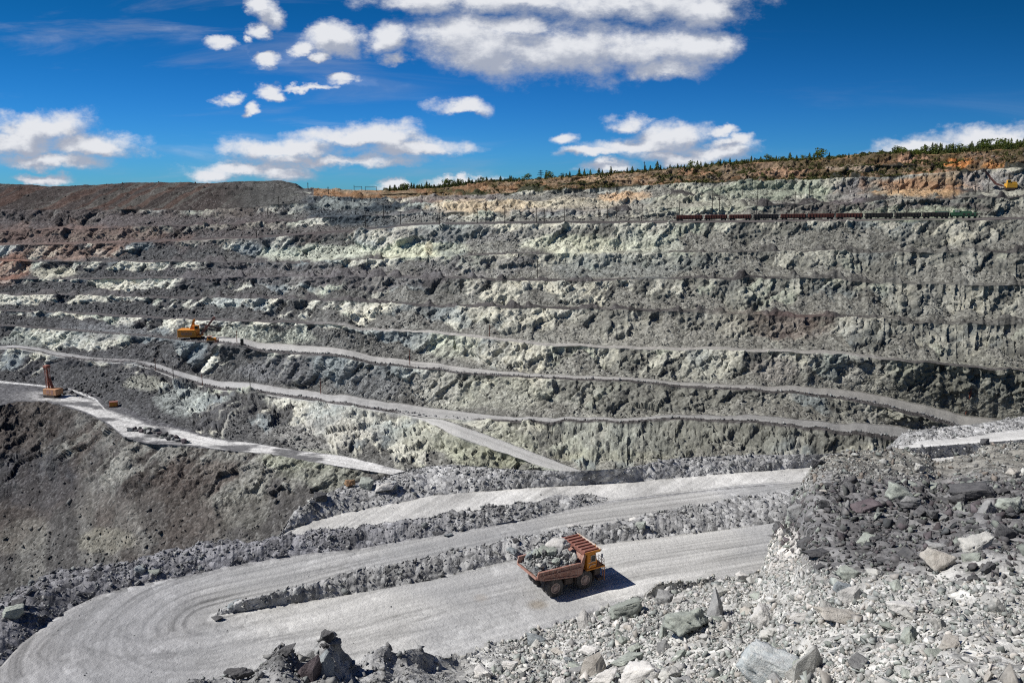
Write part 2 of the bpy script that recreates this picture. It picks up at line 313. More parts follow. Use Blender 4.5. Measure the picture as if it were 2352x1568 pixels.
row('D2', Y=0, z=-113.6); ROW['D2'][1] = ROW['D1'][1] + .3; ROW['D2'][0] = ROW['D2'][1] / q_of(ip([(-430,862),(0,873),(102,883),(170,890),(221,903),(245,927),(296,938),(340,961),(408,978),(493,1005),(578,1016),(680,1033),(790,1046),(920,1078),(1000,1103),(1400,1105),(2352,1145),(2790,1145)], 2))
YR2 = [(-430,560),(0,505),(400,440),(800,380),(1200,350),(1500,340),(1900,322),(2352,300),(2790,290)]
yR2 = [(-430,790),(0,799),(48,800),(136,818),(214,829),(306,834),(357,849),(442,880),(510,895),(578,900),(680,914),(790,929),(983,959),(1078,964),(1187,969),(1433,969),(1562,965),(1732,975),(1902,989),(2004,1001),(2085,1019),(2352,1060),(2790,1080)]
def table(name, y, Y, w, dz=.3, s=2):
    row(name + 'a', y=y, Y=Y, s=s)
    ROW[name + 'b'] = [ROW[name + 'a'][0] + ip(w, 4), ROW[name + 'a'][1] + dz]; ORDER.append(name + 'b')
# the ramp that leaves the middle road
_yP1 = ip([(-430,790),(0,800),(925,951),(960,960),(983,969),(1017,987),(1060,1006),(1119,1027),(1279,1082),(1350,1108),(2790,1120)], 2)
_yP2 = ip([(-430,790),(983,960),(1017,962),(1054,974),(1080,984),(1153,1010),(1333,1080),(1400,1106),(2790,1118)], 2)
_w = np.where(xs < 925, 1.0, 0.0); _w = sm(_w, 2)
_yP1 = _yP1 * (1 - _w) + (ip(yR2, 2) + 2.0) * _w + (n1(xs / 16, 401, 3) - .5) * 5 * (xs > 960) * (xs < 1335)
_yP2 = _yP2 * (1 - _w) + (ip(yR2, 2) + 1.0) * _w + (n1(xs / 16, 402, 3) - .5) * 4 * (xs > 1060) * (xs < 1335)
_zR2 = q_of(ip(yR2, 2)) * ip(YR2, 6)
_pz = ip([(-430,0),(1010,0),(1054,-.6),(1333,-12),(1500,-15),(2790,-14)], 4)
row('P1', Y=0, z=0); ROW['P1'] = [(_zR2 + _pz - .2) / q_of(_yP1), _zR2 + _pz - .2]
row('P2', Y=0, z=0); ROW['P2'] = [(_zR2 + _pz) / q_of(_yP2), _zR2 + _pz]
table('R2', yR2, YR2, [(-430,7),(0,7),(48,9),(136,15),(217,8),(319,9),(357,17),(469,20),(714,19),(983,18),(1150,8),(1433,7),(1562,8),(1732,12),(1902,13),(2085,22)])
table('R3', [(-430,740),(0,748),(136,757),(300,770),(408,779),(459,787),(510,790),(561,796),(612,809),(790,821),(849,836),(951,846),(1087,860),(1223,868),(1461,878),(1562,887),(1732,897),(1834,906),(1936,919),(2038,939),(2140,964),(2200,987),(2352,1010),(2790,1040)],
    [(-430,590),(0,530),(400,470),(800,408),(1200,376),(1500,364),(1900,346),(2352,320),(2790,308)], [(-430,5),(380,6),(450,20),(510,22),(646,28),(800,22),(1053,14),(1223,9),(1461,9),(1562,9),(1732,9),(1834,15),(1936,18),(2200,24),(2352,24)])
table('R4', [(-430,705),(0,713),(200,723),(408,734),(600,739),(790,746),(825,757),(985,764),(1121,778),(1257,793),(1571,803),(1800,808),(1936,815),(2106,833),(2352,853),(2790,880)],
    [(-430,612),(0,550),(400,495),(800,437),(1200,402),(1500,388),(1900,369),(2352,345),(2790,330)], [(-430,7),(700,8),(825,7),(985,6),(1571,6.5),(1936,6),(2106,4),(2790,4)])
table('R5', [(-430,672),(0,676),(170,679),(340,685),(578,686),(790,690),(1019,703),(1257,707),(1427,710),(1571,717),(1936,729),(2140,742),(2352,746),(2790,750)],
    [(-430,633),(0,570),(400,518),(800,463),(1200,428),(1500,413),(1900,395),(2352,372),(2790,356)], [(-430,9),(800,8),(1500,7),(2790,7)])
table('R6', [(-430,640),(0,642),(340,640),(781,635),(1155,642),(1257,646),(1571,639),(1902,639),(2004,649),(2352,656),(2790,660)],
    [(-430,655),(0,590),(400,540),(800,487),(1200,452),(1500,438),(1900,419),(2352,395),(2790,378)], [(-430,10),(800,10),(1500,8),(2790,8)])
table('R7', [(-430,598),(0,600),(340,602),(680,603),(781,598),(917,591),(1223,583),(1571,579),(2352,579),(2790,579)],
    [(-430,678),(0,612),(400,563),(800,512),(1200,478),(1500,464),(1900,444),(2352,420),(2790,402)], [(-430,12),(600,12),(1000,11),(1500,8),(2790,8)])
table('R8', [(-430,562),(0,564),(340,556),(600,545),(781,534),(951,517),(1200,513),(1571,512),(2352,504),(2790,500)],
    [(-430,700),(0,634),(400,588),(800,538),(1200,504),(1500,489),(1900,469),(2352,444),(2790,425)], [(-430,12),(600,14),(1000,24),(1500,24),(2790,20)], dz=.5)
table('R9', [(-430,530),(0,532),(300,522),(600,512),(781,498),(951,490),(1087,487),(1291,485),(1571,478),(1800,470),(2004,462),(2352,452),(2790,440)],
    [(-430,726),(0,660),(400,616),(800,570),(1200,540),(1500,522),(1900,502),(2352,476),(2790,458)], [(-430,14),(800,14),(1500,12),(2790,12)])
table('RA', [(-430,476),(0,480),(476,483),(629,470),(700,466),(850,476),(1036,463),(1223,462),(1427,456),(1562,452),(1800,450),(1970,447),(2200,443),(2352,440),(2790,430)],
    [(-430,760),(0,695),(400,652),(800,604),(1200,570),(1500,548),(1900,526),(2352,500),(2790,480)], [(-430,10),(800,14),(1500,16),(2790,16)])
table('RB', [(-430,448),(0,452),(204,449),(476,449),(680,447),(740,452),(900,454),(1036,450),(1223,440),(1427,428),(1562,422),(1800,415),(2004,405),(2140,398),(2352,384),(2790,360)],
    [(-430,800),(0,735),(400,690),(800,640),(1200,600),(1500,576),(1900,552),(2352,524),(2790,505)], [(-430,4),(700,4),(900,12),(2790,12)])
table('RC', [(-430,430),(0,436),(204,436),(476,434),(690,440),(740,446),(900,447),(1036,442),(1223,428),(1427,414),(1562,405),(1800,394),(2004,382),(2140,380),(2352,364),(2790,336)],
    [(-430,820),(0,755),(400,708),(800,655),(1200,618),(1500,595),(1900,572),(2352,545),(2790,525)], [(-430,3),(700,3),(900,10),(2790,10)])
row('SK', y=[(-430,424),(0,422),(68,424),(115,429),(160,427),(238,424),(296,419),(425,419),(483,422),(544,417),(646,415),(680,421),(698,434),(712,432),(790,438),(883,441),(1019,432),(1121,421),(1223,416),(1325,407),(1461,397),(1571,390),(1732,374),(1902,368),(2004,357),(2140,357),(2352,341),(2790,308)],
    Y=[(-430,850),(0,785),(400,735),(680,700),(720,720),(800,690),(1200,640),(1500,618),(1900,596),(2352,570),(2790,550)], s=1)
row('K1', Y=0, z=0); ROW['K1'] = [ROW['SK'][0] + 70, ROW['SK'][1] + ip([(-430,-2),(690,-2),(760,.5),(1500,3),(2352,6)])]
row('K2', Y=0, z=0); ROW['K2'] = [ROW['SK'][0] + 500, np.minimum(ROW['K1'][1], 2) - 14]
row('K3', Y=9000, z=-60)
# left of the side road the outer berm is the last edge before the pit
_l = ip([(-430,1),(628,1),(676,0),(2790,0)], 2)
ROW['E0'] = [ROW['E0'][0] * (1 - _l) + (ROW['B3'][0] + .3) * _l, ROW['E0'][1]]
ROW['E'] = [ROW['E'][0] * (1 - _l) + (ROW['B3'][0] + .8) * _l, ROW['E'][1] * (1 - _l) + (ROAD - .6) * _l]
ROW['S1'][1] = np.where(_m > .02, ROW['S1'][1], -112 - 45 * _l); ROW['S2'][1] = np.where(_m > .02, ROW['S2'][1], -116 - 45 * _l); ROW['S3'][1] = np.where(_m > .02, ROW['S3'][1], -118 - 45 * _l)
# no bench edge is straight: the crests wander, bitten by blasting and slumps
for k_, n_ in enumerate(('R2','R3','R4','R5','R6','R7','R8','R9','RA','RB','RC')):
    am = 1.0 if n_ not in ('R8',) else .3
    if n_ == 'R2': am = ip([(-430,.8),(900,.8),(960,0),(1140,0),(1240,.8),(2790,.8)])
    elif n_ == 'R3': am = .7
    dY = ((n1(xs / 60, 300 + k_, 4, .6) - .5) * 9 + (n1(xs / 11, 330 + k_, 2) - .5) * 2.5) * am; dz_ = ((n1(xs / 42, 360 + k_, 3) - .5) * 2.4) * am
    ROW[n_ + 'a'] = [ROW[n_ + 'a'][0] + dY, ROW[n_ + 'a'][1] + dz_ - dY * .02]
    ROW[n_ + 'b'] = [ROW[n_ + 'b'][0] + dY * .4 + (n1(xs / 33, 390 + k_, 3) - .5) * 5 * am, ROW[n_ + 'b'][1] + dz_ * .8]
for a, b in zip(ORDER, ORDER[1:]):                      # every profile runs away from the lens
    ROW[b][0] = np.maximum(ROW[b][0], ROW[a][0] + 0.15)

# interval table: (from, to, steps, kind, object)
IV = []
def iv(a, b, n, kind, obj): IV.append((a, b, n, kind, obj))
iv('A0','A1',10,'mound','rubble_bank'); iv('A1','A2',50,'mound','rubble_bank'); iv('A2','C',190,'mound','rubble_bank'); iv('C','Cb',10,'cut','rubble_bank')
iv('Cb','I1',80,'loop','haul_road'); iv('I1','I2',26,'berm','island_berm'); iv('I2','I3',6,'berm','island_berm'); iv('I3','B1',70,'loop','upper_haul_road')
iv('B1','B2',40,'berm','outer_berm'); iv('B2','B3',5,'berm','outer_berm'); iv('B3','E0',34,'loop2','side_road'); iv('E0','E',32,'berm','edge_berm')
iv('E','S1',5,'hidden','pit_slope'); iv('S1','S2',14,'ramp','ramp_road'); iv('S2','S3',14,'berm','ramp_berm'); iv('S3','H1',4,'hidden','pit_slope'); iv('H1','H2',8,'hidden','pit_floor')
iv('H2','D1',150,'slope','pit_slope'); iv('D1','D2',34,'drill','drill_bench'); iv('D2','P1',56,'face','pit_wall'); iv('P1','P2',14,'rampP','bench_road'); iv('P2','R2a',26,'face','pit_wall')
names = ['R2','R3','R4','R5','R6','R7','R8','R9','RA','RB','RC']
fn = {'R2':14,'R3':14,'R4':5,'R5':5,'R6':5,'R7':5,'R8':6,'R9':4,'RA':4,'RB':4,'RC':3}
ff = {'R2':52,'R3':48,'R4':42,'R5':40,'R6':40,'R7':38,'R8':30,'R9':24,'RA':20,'RB':20,'RC':20}
for i, n_ in enumerate(names):
    iv(n_ + 'a', n_ + 'b', fn[n_], 'floor', 'bench_road' if n_ in ('R2','R3','R4') else 'bench_floor')
    nx = names[i + 1] + 'a' if i + 1 < len(names) else 'SK'
    iv(n_ + 'b', nx, ff[n_], 'face', 'pit_wall' if i < 8 else 'pit_rim')
iv('SK','K1',10,'top','rim_plateau'); iv('K1','K2',4,'top','rim_plateau'); iv('K2','K3',6,'top','rim_plateau')

KIND = ['mound','cut','loop','berm','loop2','hidden','ramp','slope','drill','face','rampP','floor','top']
KI = {k: i for i, k in enumerate(KIND)}
Yl, Zl, Tl, Kl, Il, TAL = [], [], [], [], [], []
for ii, (a, b, n, kind, obj) in enumerate(IV):
    Ya, Za = ROW[a]; Yb, Zb = ROW[b]
    t = np.linspace(0, 1, n, endpoint=False)
    if ii == len(IV) - 1: t = np.linspace(0, 1, n)
    th = np.repeat(t[:, None], NC, 1); tv = th.copy(); tal = np.zeros_like(th)
    if kind in ('face', 'slope'):
        # scree apron below, steeper rock above; the apron's height wanders along the bench
        s = n1(xs / 95.0, 31 + ii, 3); s2 = n1(xs / 23.0, 131 + ii, 2)
        bv = np.clip((s - .30) * 1.7 + (s2 - .5) * .35 + ip([(0,.10),(900,.08),(1500,-.02)]), .06, .88)
        if kind == 'slope': bv = np.clip(bv * .5 + .45, .1, .9)
        bh = bv ** (.68 if kind == 'face' else .9)
        tt = th
        # arc-length-like split: below the break follow the apron, above it the face
        lo = tt < bv[None]
        th = np.where(lo, tt / bv * bh, bh + (tt - bv) / (1 - bv) * (1 - bh)); tv = tt
        tal = sstep(.06, -.06, tt - bv[None] + (n1(np.tile(xs / 9.0, n) + np.repeat(t * 7, NC), 51 + ii, 2).reshape(n, NC) - .5) * .22)
    Y = Ya + (Yb - Ya) * th; Z = Za + (Zb - Za) * tv
    if kind == 'berm':                                   # rounded windrow instead of a straight batter
        Z = Z + np.sin(np.pi * tv) * (Zb - Za) * .25
    if kind == 'floor' and a not in ('R2a', 'R3a', 'R4a', 'R8a'):   # scree spills over the ledges
        Z = Z + np.sin(np.pi * np.clip(th, 0, 1)) * np.clip((n1(xs / 24, 500 + ii, 3) - .47) * 15, 0, 4.2)[None]
    if kind == 'floor' and b in ('R2b', 'R3b'):          # rubble windrow along the road's outer edge
        wi = np.exp(-((th - .12) / .07) ** 2) * (ip([(0,.2),(200,.5),(450,.7),(700,.5),(880,.5),(915,0),(1090,0),(1130,.5),(2000,.8),(2352,.3)])[None]) * 1.0
        Z = Z + wi * (.5 + n1(xs / 14, 77, 2))[None]
    Yl.append(Y); Zl.append(Z); Tl.append(np.repeat(t[:, None], NC, 1)); Kl.append(np.full(Y.shape, KI[kind])); Il.append(np.full(Y.shape, ii)); TAL.append(tal)
Yg = np.vstack(Yl); Zg = np.vstack(Zl); Tg = np.vstack(Tl); Kg = np.vstack(Kl); Ig = np.vstack(Il); Ta = np.vstack(TAL)
NR = len(Yg)
_iv = {v[0]: i for i, v in enumerate(IV)}
_xg = np.repeat(xs[None], NR, 0)
Kg = np.where(np.isin(Ig, [_iv['I1'], _iv['I2']]) & (_xg < 500), KI['loop'], Kg)      # the berms run out into bare road
Kg = np.where(np.isin(Ig, [_iv['B1'], _iv['B2']]) & (_xg > 1395), KI['loop'], Kg)
qg = Zg / Yg; wg = (qg * CP + SP) / (CP - qg * SP)
PY = CY - FPX * wg; PX = np.repeat(xs[None], NR, 0)
Xg = us[None] * Yg / (CP + wg * SP)
P = np.stack([Xg, Yg, Zg + CAMZ], -1)
du = np.gradient(P, axis=1); dv = np.gradient(P, axis=0)
Nn = np.cross(du, dv); Nn /= np.maximum(np.linalg.norm(Nn, axis=2, keepdims=True), 1e-9)
pf = P.reshape(-1, 3); kf = Kg.ravel(); tf = Tg.ravel(); taf = Ta.ravel(); pxf = PX.ravel(); pyf = PY.ravel(); iff = Ig.ravel()
is_ = lambda *k: np.isin(kf, [KI[a] for a in k])
ivname = np.array([v[1] if v[3] == 'floor' else v[0] for v in IV])
# ---- relief
a45 = R(48)
pr = np.stack([(pf[:, 0] * math.cos(a45) + pf[:, 2] * math.sin(a45)) * .42, pf[:, 1] * .8, -pf[:, 0] * math.sin(a45) + pf[:, 2] * math.cos(a45)], 1)
f14, id14 = facet(pr / 9.5, 11); f6, id6 = facet(pr / 4.2 + 3.3, 12); f2, id2 = facet(pf / 2.1 + 9.1, 13)
nb = fbm(pf / 28, 3, 21); nm = fbm(pf / 6.0, 3, 22); ns = fbm(pf / 1.4, 3, 23)
rockA = np.zeros(len(pf)); gA = np.zeros(len(pf))
fm = is_('face', 'slope', 'cut')
far = np.clip(pf[:, 1] / 300, .3, 1.2)
rockA[fm] = (1 - taf[fm]) * 1.0 + taf[fm] * .22
rockA[is_('slope')] *= .7
hint = np.concatenate([np.tile(np.abs(ROW[v[1]][1] - ROW[v[0]][1]), v[2]) for v in IV]); rockA *= sstep(.5, 5, hint)
rockA[is_('cut')] = .45
spoil = is_('face', 'floor', 'top') & (pxf < 712) & (iff >= _iv['RAa'])
spk = np.where(spoil, sstep(720, 660, pxf), 0)
rockA *= 1 - .9 * spk
edge = np.minimum(tf, 1 - tf)
rockA[is_('face')] *= (.35 + .65 * sstep(0, .1, edge))[is_('face')]
calm = np.interp(pxf, [900, 1700], [1, .62]); disp = rockA * (2.5 * f14 * calm + 1.45 * f6 + .85 * f2 + (nb - .5) * 7.5)
gA[is_('mound')] = 1.0; mt_ = is_('mound') & (iff == _iv['A2']); gA[mt_] *= np.where((pxf > 1240) & (pxf < 1750), sstep(0, .12, 1 - tf), 1)[mt_]
gA[is_('berm')] = .5; gA[is_('cut')] = .6; gA[is_('loop', 'loop2', 'ramp', 'rampP')] = .05; gA[is_('drill', 'floor')] = .14
gA[fm] += .5 * taf[fm]; gA[is_('top')] = .7
inn = sstep(0, .16, edge)
disp += gA * ((nm - .5) * 1.7 + (ns - .5) * .7 + f2 * .22 * np.where(is_('berm'), 1, .4))
# gullies running down the loose slopes, and dumped cones on the spoil heaps of the upper left
disp += np.where(is_('slope'), (n1((pf[:, 0] + pf[:, 2] * .55 + pf[:, 1] * .2) / 7.0, 61, 4) - .5) * 3.2 * sstep(0, .15, 1 - tf), 0)
disp += np.where(is_('mound'), (fbm(pf * np.array([1, 1, .3]) / 15, 3, 25) - .5) * 4.0 * inn, 0)
dmpm = is_('face') & (pxf < 700) & (iff >= len(IV) - 3 - 6)
disp += np.where(dmpm, (n1((pf[:, 0] * 1.0 + pf[:, 2] * .9) / 9.0, 62, 3) - .5) * 3.0, 0)
nrm = Nn.reshape(-1, 3)
flat = is_('loop', 'loop2', 'ramp', 'rampP', 'drill', 'floor', 'top', 'hidden')
nrm = np.where(flat[:, None], np.array([0, 0, 1.0]), nrm)
nrm = np.where(is_('face')[:, None] & (tf < .02)[:, None], np.array([0, -.7, .7]), nrm)
VP = pf + nrm * disp[:, None]
print('terrain', len(VP), round(time.time() - T0, 1))

# ---- what the ground is made of: albedo per vertex, alpha = how broken it is
col = np.zeros((len(pf), 3)); alp = np.zeros(len(pf))
def mixc(c, a):
    global col
    a = np.clip(a, 0, 1)[:, None]; col = col * (1 - a) + np.array(c)[None] * a if np.ndim(c) == 1 else col * (1 - a) + c * a
lr = sstep(200, 1700, pxf)                               # the left of the pit is dark serpentine, the right paler dust
streak = fbm(np.stack([pr[:, 0] / 16, pr[:, 1] / 10, pr[:, 2] / 5], 1), 4, 41)
pat = fbm(np.stack([pr[:, 0] / 30, pr[:, 1] / 20, pr[:, 2] / 17], 1), 4, 44)
dustn = fbm(pf / np.array([22, 22, 14]), 4, 47)
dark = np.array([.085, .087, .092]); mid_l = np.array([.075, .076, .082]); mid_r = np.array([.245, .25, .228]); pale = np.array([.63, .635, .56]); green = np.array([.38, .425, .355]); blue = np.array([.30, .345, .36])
base = mid_l * (1 - lr[:, None]) + mid_r * lr[:, None]
col[:] = base
# fresh rock faces
PALE = {'D2':(.30,.42,.45,.25),'P2':(.2,.2,.3,.2),'R2':(.50,.40,.34,.25),'R3':(.62,.75,.55,.30),'R4':(.62,.52,.45,.32),'R5':(.55,.52,.50,.34),'R6':(.40,.46,.44,.38),'R7':(.45,.62,.62,.36),'R8':(.45,.62,.62,.38),'R9':(.30,.42,.62,.5),'RA':(.15,.35,.70,.62),'RB':(.1,.3,.5,.4),'RC':(.1,.2,.4,.35)}
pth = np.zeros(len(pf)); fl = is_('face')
ivA = np.array([v[0][:2] for v in IV])
for k_, v_ in PALE.items():
    m = fl & (ivA[iff] == k_)
    pth[m] = np.interp(pxf[m], [100, 800, 1400, 2100], v_)
pv_ = pat * .62 + streak * .38 + (id14 - .5) * .12 + (id6 - .5) * .12
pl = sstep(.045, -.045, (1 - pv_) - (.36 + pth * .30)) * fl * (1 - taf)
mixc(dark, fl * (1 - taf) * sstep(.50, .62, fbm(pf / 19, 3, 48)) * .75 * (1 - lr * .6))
mixc(dark * .8, fl * (1 - taf) * sstep(.55, .66, fbm(np.stack([pr[:, 0], pr[:, 1], pr[:, 2]], 1) / 3.2, 3, 97)) * .6)  # small dark patches painted into the albedo stand in for shadowed cracks
mixc(pale, pl * (.82 + .3 * (id6 - .5)))
mixc(green, pl * sstep(.5, .62, fbm(pf / 26, 2, 49)) * .75)
mixc(blue, fl * (1 - taf) * sstep(.52, .64, fbm(pf / 31, 2, 50)) * .6)
mixc(np.array([.62, .605, .51]), pl * sstep(.5, .62, fbm(pf / 37, 2, 51)) * .7)
mixc(np.array([.50, .50, .46]), is_('face') * (1 - taf) * sstep(.60, .72, streak) * .6)
# loose rock
tc_ = dark * .62 * (1 - lr[:, None]) + np.array([.20, .20, .185]) * lr[:, None]
mixc(tc_ * (.75 + .5 * dustn[:, None]), taf * fl * .93)
chute = sstep(.56, .7, n1((pf[:, 0] + pf[:, 2] * .75) / 6.0, 71, 3)) * fl
mixc(np.array([.36, .37, .34]), chute * .4 * lr)
alp[fl] = (.45 + .55 * taf)[fl]
# slope under the drilling bench
sl_ = is_('slope')
mixc(np.array([.108, .105, .103]), sl_ * 1.0)
gs = n1((pf[:, 0] + pf[:, 2] * .6 + pf[:, 1] * .2) / 9.0, 72, 4)
mixc(np.array([.225, .222, .208]), sl_ * sstep(.46, .62, gs * .6 + dustn * .4) * .8)
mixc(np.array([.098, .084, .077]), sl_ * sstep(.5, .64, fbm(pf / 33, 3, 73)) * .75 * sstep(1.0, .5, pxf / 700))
mixc(np.array([.31, .31, .285]), sl_ * (1 - taf) * sstep(.52, .6, pv_) * .75)
alp[sl_] = .75
# floors
fo = is_('floor')
mixc(np.array([.088, .084, .086]) * (.7 + .6 * dustn[:, None]), fo * 1.0); alp[fo] = .6
# roads: pale crushed rock, worn into streaks that follow the traffic
def pts(tab): return np.array([(lambda d: (d[0] / d[2] * ROAD, d[1] / d[2] * ROAD))(px_dir(x, y)) for x, y in tab])
def dist_poly(p, poly):
    best = np.full(len(p), 1e9); sgn = np.zeros(len(p))
    for a, b in zip(poly, poly[1:]):
        ab = b - a; t = np.clip(((p - a) @ ab) / (ab @ ab), 0, 1); d = p - (a + t[:, None] * ab); dd = np.hypot(d[:, 0], d[:, 1])
        cr = ab[0] * (p[:, 1] - a[1]) - ab[1] * (p[:, 0] - a[0])
        m = dd < best; best = np.where(m, dd, best); sgn = np.where(m, np.sign(cr), sgn)
    return best, sgn
lp = is_('loop'); spine = pts([(1900,1150),(1562,1197),(1374,1222),(1160,1262),(1000,1297),(860,1325),(700,1370),(560,1402),(500,1420)])
dl = np.zeros(len(pf)); sg = np.zeros(len(pf)); dl[lp], sg[lp] = dist_poly(pf[lp][:, :2], spine)
wob = (fbm(pf / 11, 3, 81) - .5) * 2.2
hp = sstep(640, 330, pxf)                                # the hairpin
st1 = n1((dl + wob * .6) * .95 + sg * 40, 82, 4, .6); st2 = n1((dl + wob * .3) * 2.6 + sg * 60, 83, 3, .6)
brk = fbm(pf / np.array([9, 9, 9]), 3, 84)
roadc = np.array([.45, .445, .43]) * (1 - hp[:, None]) + np.array([.30, .298, .30]) * hp[:, None]
upper = (iff == [i for i, v in enumerate(IV) if v[0] == 'I3'][0])
roadc = roadc * np.where(upper & (pxf > 400), .88, 1.0)[:, None]
roadc = roadc * (1 + (st1 - .5)[:, None] * (.9 + 1.7 * hp[:, None] * (.3 + 1.4 * sstep(.35, .65, dustn))[:, None]) + (st2 - .5)[:, None] * .6 * (.4 + brk[:, None]) + (brk - .5)[:, None] * .3)
col = np.where(lp[:, None], roadc, col); alp[lp] = .05 + .13 * sstep(.5, .7, brk[lp]) + .08 * hp[lp]
trk = np.zeros(len(pf))
for q_, (tab, sc_) in enumerate([([(1900,1225),(1500,1290),(1200,1345),(900,1398),(650,1440),(430,1478),(300,1490),(230,1470),(250,1432),(340,1402),(480,1375),(700,1330),(1000,1262),(1300,1205),(1600,1160),(1860,1120)], .5),
    ([(1900,1250),(1500,1325),(1150,1398),(850,1452),(560,1500),(330,1535),(180,1530),(130,1490),(170,1442),(270,1398),(450,1352),(700,1300),(1000,1242),(1400,1170),(1860,1095)], .5),
    ([(1900,1238),(1600,1280),(1300,1340),(1100,1400),(900,1465),(600,1520),(380,1560),(250,1590)], .4), ([(1700,1262),(1400,1300),(1250,1360),(1000,1425),(700,1462),(480,1495),(380,1468),(360,1430),(450,1402),(600,1362),(800,1318),(1100,1232),(1300,1196),(1500,1155)], .35)]):
    dd, sgn_ = dist_poly(pf[lp][:, :2], pts(tab))
    dd = dd + (fbm(pf[lp] / 7, 2, 85 + q_) - .5) * .8
    pair = np.maximum(np.exp(-((dd - 1.9) / .38) ** 2), np.exp(-((dd - 2.7) / .3) ** 2) * .6)
    trk[lp] = np.maximum(trk[lp], pair * sc_ * sstep(.3, .6, fbm(pf[lp] / 13, 2, 185 + q_)))
col = col * (1 - .8 * (trk * lp)[:, None])
mixc(np.array([.27, .275, .285]), lp * sstep(.5, .68, fbm(pf / 24, 3, 187)) * .5)
ed = is_('loop') & (np.where(upper, 1 - tf, 1) < .10)
shoulder = np.where(upper, sstep(.13, .02, 1 - tf) * .8, sstep(.10, .0, tf) * .75 * sstep(900, 1300, pxf)) * lp
mixc(np.array([.20, .20, .205]), shoulder); alp += shoulder * .6
stain = lp & (pxf > 1050) & (pxf < 1320)
mixc(np.array([.25, .22, .18]), stain * sstep(34, 8, np.hypot((pxf - 1235), (pyf - 1388) * 2.2)) * .75)
mixc(np.array([.30, .27, .24]), stain * sstep(26, 4, np.hypot((pxf - 1105), (pyf - 1372) * 2)) * .5)
l2 = is_('loop2')
roadc = np.array([.47, .465, .45])[None] * (1 + (n1(pyf / 5 + pxf * .12, 86, 3) - .5)[:, None] * .5 + (brk - .5)[:, None] * .7)
col = np.where(l2[:, None], roadc, col); alp[l2] = .15
sr = is_('ramp')
col = np.where(sr[:, None], np.array([.54, .535, .52])[None] * (.7 + .6 * n1(tf * 6 + pxf * .004, 87, 3))[:, None], col); alp[sr] = .12
rp = is_('rampP')
col = np.where(rp[:, None], np.array([.43, .425, .41])[None] * (.72 + .56 * n1(tf * 5 + pxf * .003, 88, 3))[:, None], col); alp[rp] = .1
for nm_, tab, cc_ in (('R2', [(-430,.5),(40,.75),(200,.55),(217,.35),(320,.35),(360,1),(2085,1),(2200,.6)], (.46,.465,.47)), ('R3', [(430,0),(475,.9),(2230,1),(2300,.5)], (.50,.50,.495)), ('R4', [(700,.0),(790,.5),(1000,.9),(1950,1),(2110,.1)], (.50,.495,.48))):
    m = fo & (ivname[iff] == nm_ + 'b')
    k = np.interp(pxf, [a for a, _ in tab], [b for _, b in tab]) * m
    ln = .75 + .5 * n1(tf * 5 + pxf * .004, 89, 3)
    inner = np.maximum(sstep(.2, .28, tf), (nm_ == 'R2') * sstep(905, 930, pxf) * sstep(1100, 1080, pxf)) if nm_ != 'R4' else np.ones(len(tf))
    mixc(np.array(cc_)[None] * ln[:, None], k * inner * sstep(.98, .88, tf))
    alp = np.where(m, alp * (1 - .8 * k * inner), alp)
db = is_('drill')
dk = sstep(.36, .56, fbm(np.stack([pxf / 60, pyf / 9, pf[:, 1] * 0], 1), 4, 90))
ruts = n1(tf * 9 + (fbm(pf / 40, 2, 91) - .5) * 3, 92, 3)
mixc(np.array([.075, .075, .08]), db * 1.0)
wt = np.interp(pxf, [0, 60, 120, 200, 330, 420, 600, 950], [.0, .12, .7, .8, .75, .9, 1.1, 1.2]) * sstep(.02, .1, tf) * sstep(np.interp(pxf, [0, 240, 420, 560], [.62, .75, .9, 1.02]), np.interp(pxf, [0, 240, 420, 560], [.42, .55, .7, .9]), tf)
mixc(np.array([.48, .475, .465])[None] * (.72 + .56 * ruts[:, None]), db * np.clip(wt * (.12 + .95 * dk), 0, 1)); alp[db] = .75 - .5 * np.clip(wt, 0, 1)[db]
mixc(np.array([.44, .44, .435]), db * sstep(.06, .03, np.abs(tf - np.interp(pxf, [0, 100, 170, 221, 250], [.93, .9, .84, .72, .55]))) * sstep(262, 235, pxf) * .85)
# berms and the near bank
bm = is_('berm')
col = np.where(bm[:, None], np.array([.215, .215, .215])[None] * (.62 + .8 * dustn[:, None]), col); alp[bm] = 1.0
ob = np.isin(iff, [i for i, v in enumerate(IV) if v[0] in ('B1', 'B2')])
mixc(np.array([.135, .135, .145])[None] * (.7 + .6 * dustn[:, None]), ob * sstep(1300, 700, pxf))
mo = is_('mound', 'cut')
col = np.where(mo[:, None], np.array([.26, .258, .248])[None] * (.72 + .55 * dustn[:, None]), col); alp[mo] = .9
nd = sstep(1130, 980, pxf + (dustn - .5) * 260)          # dark gravel of the bank on the left
mixc(np.array([.165, .165, .165]), mo * nd)
wn = (dustn - .5) * 120
dk_ = sstep(1180, 1120, np.abs(pxf - 2150) * 0 + 0 + 1150) * 0
darkz = sstep(200, 95, np.abs(pyf + wn * .6 - np.interp(pxf, [1750, 1900, 2352], [1240, 1215, 1205])) * 1.25 + np.clip(1900 - pxf, 0, 400) * .9)
upz = sstep(1130, 1080, pyf + wn * .5) * sstep(1780, 1880, pxf)
mixc(np.array([.15, .145, .13]), mo * upz); mixc(np.array([.10, .098, .10]), mo * darkz * .9)
mixc(np.array([.31, .306, .292]), mo * sstep(1290, 1400, pyf + wn * .5) * sstep(1450, 1700, pxf) * .8)
mixc(np.array([.38, .36, .335]), is_('cut', 'mound') * sstep(70, 20, np.hypot((pxf - 1795) * .9, (pyf - 1262) * .8)) * .9)
to = is_('top'); mixc(np.array([.14, .13, .10]), to * 1.0); alp[to] = .6
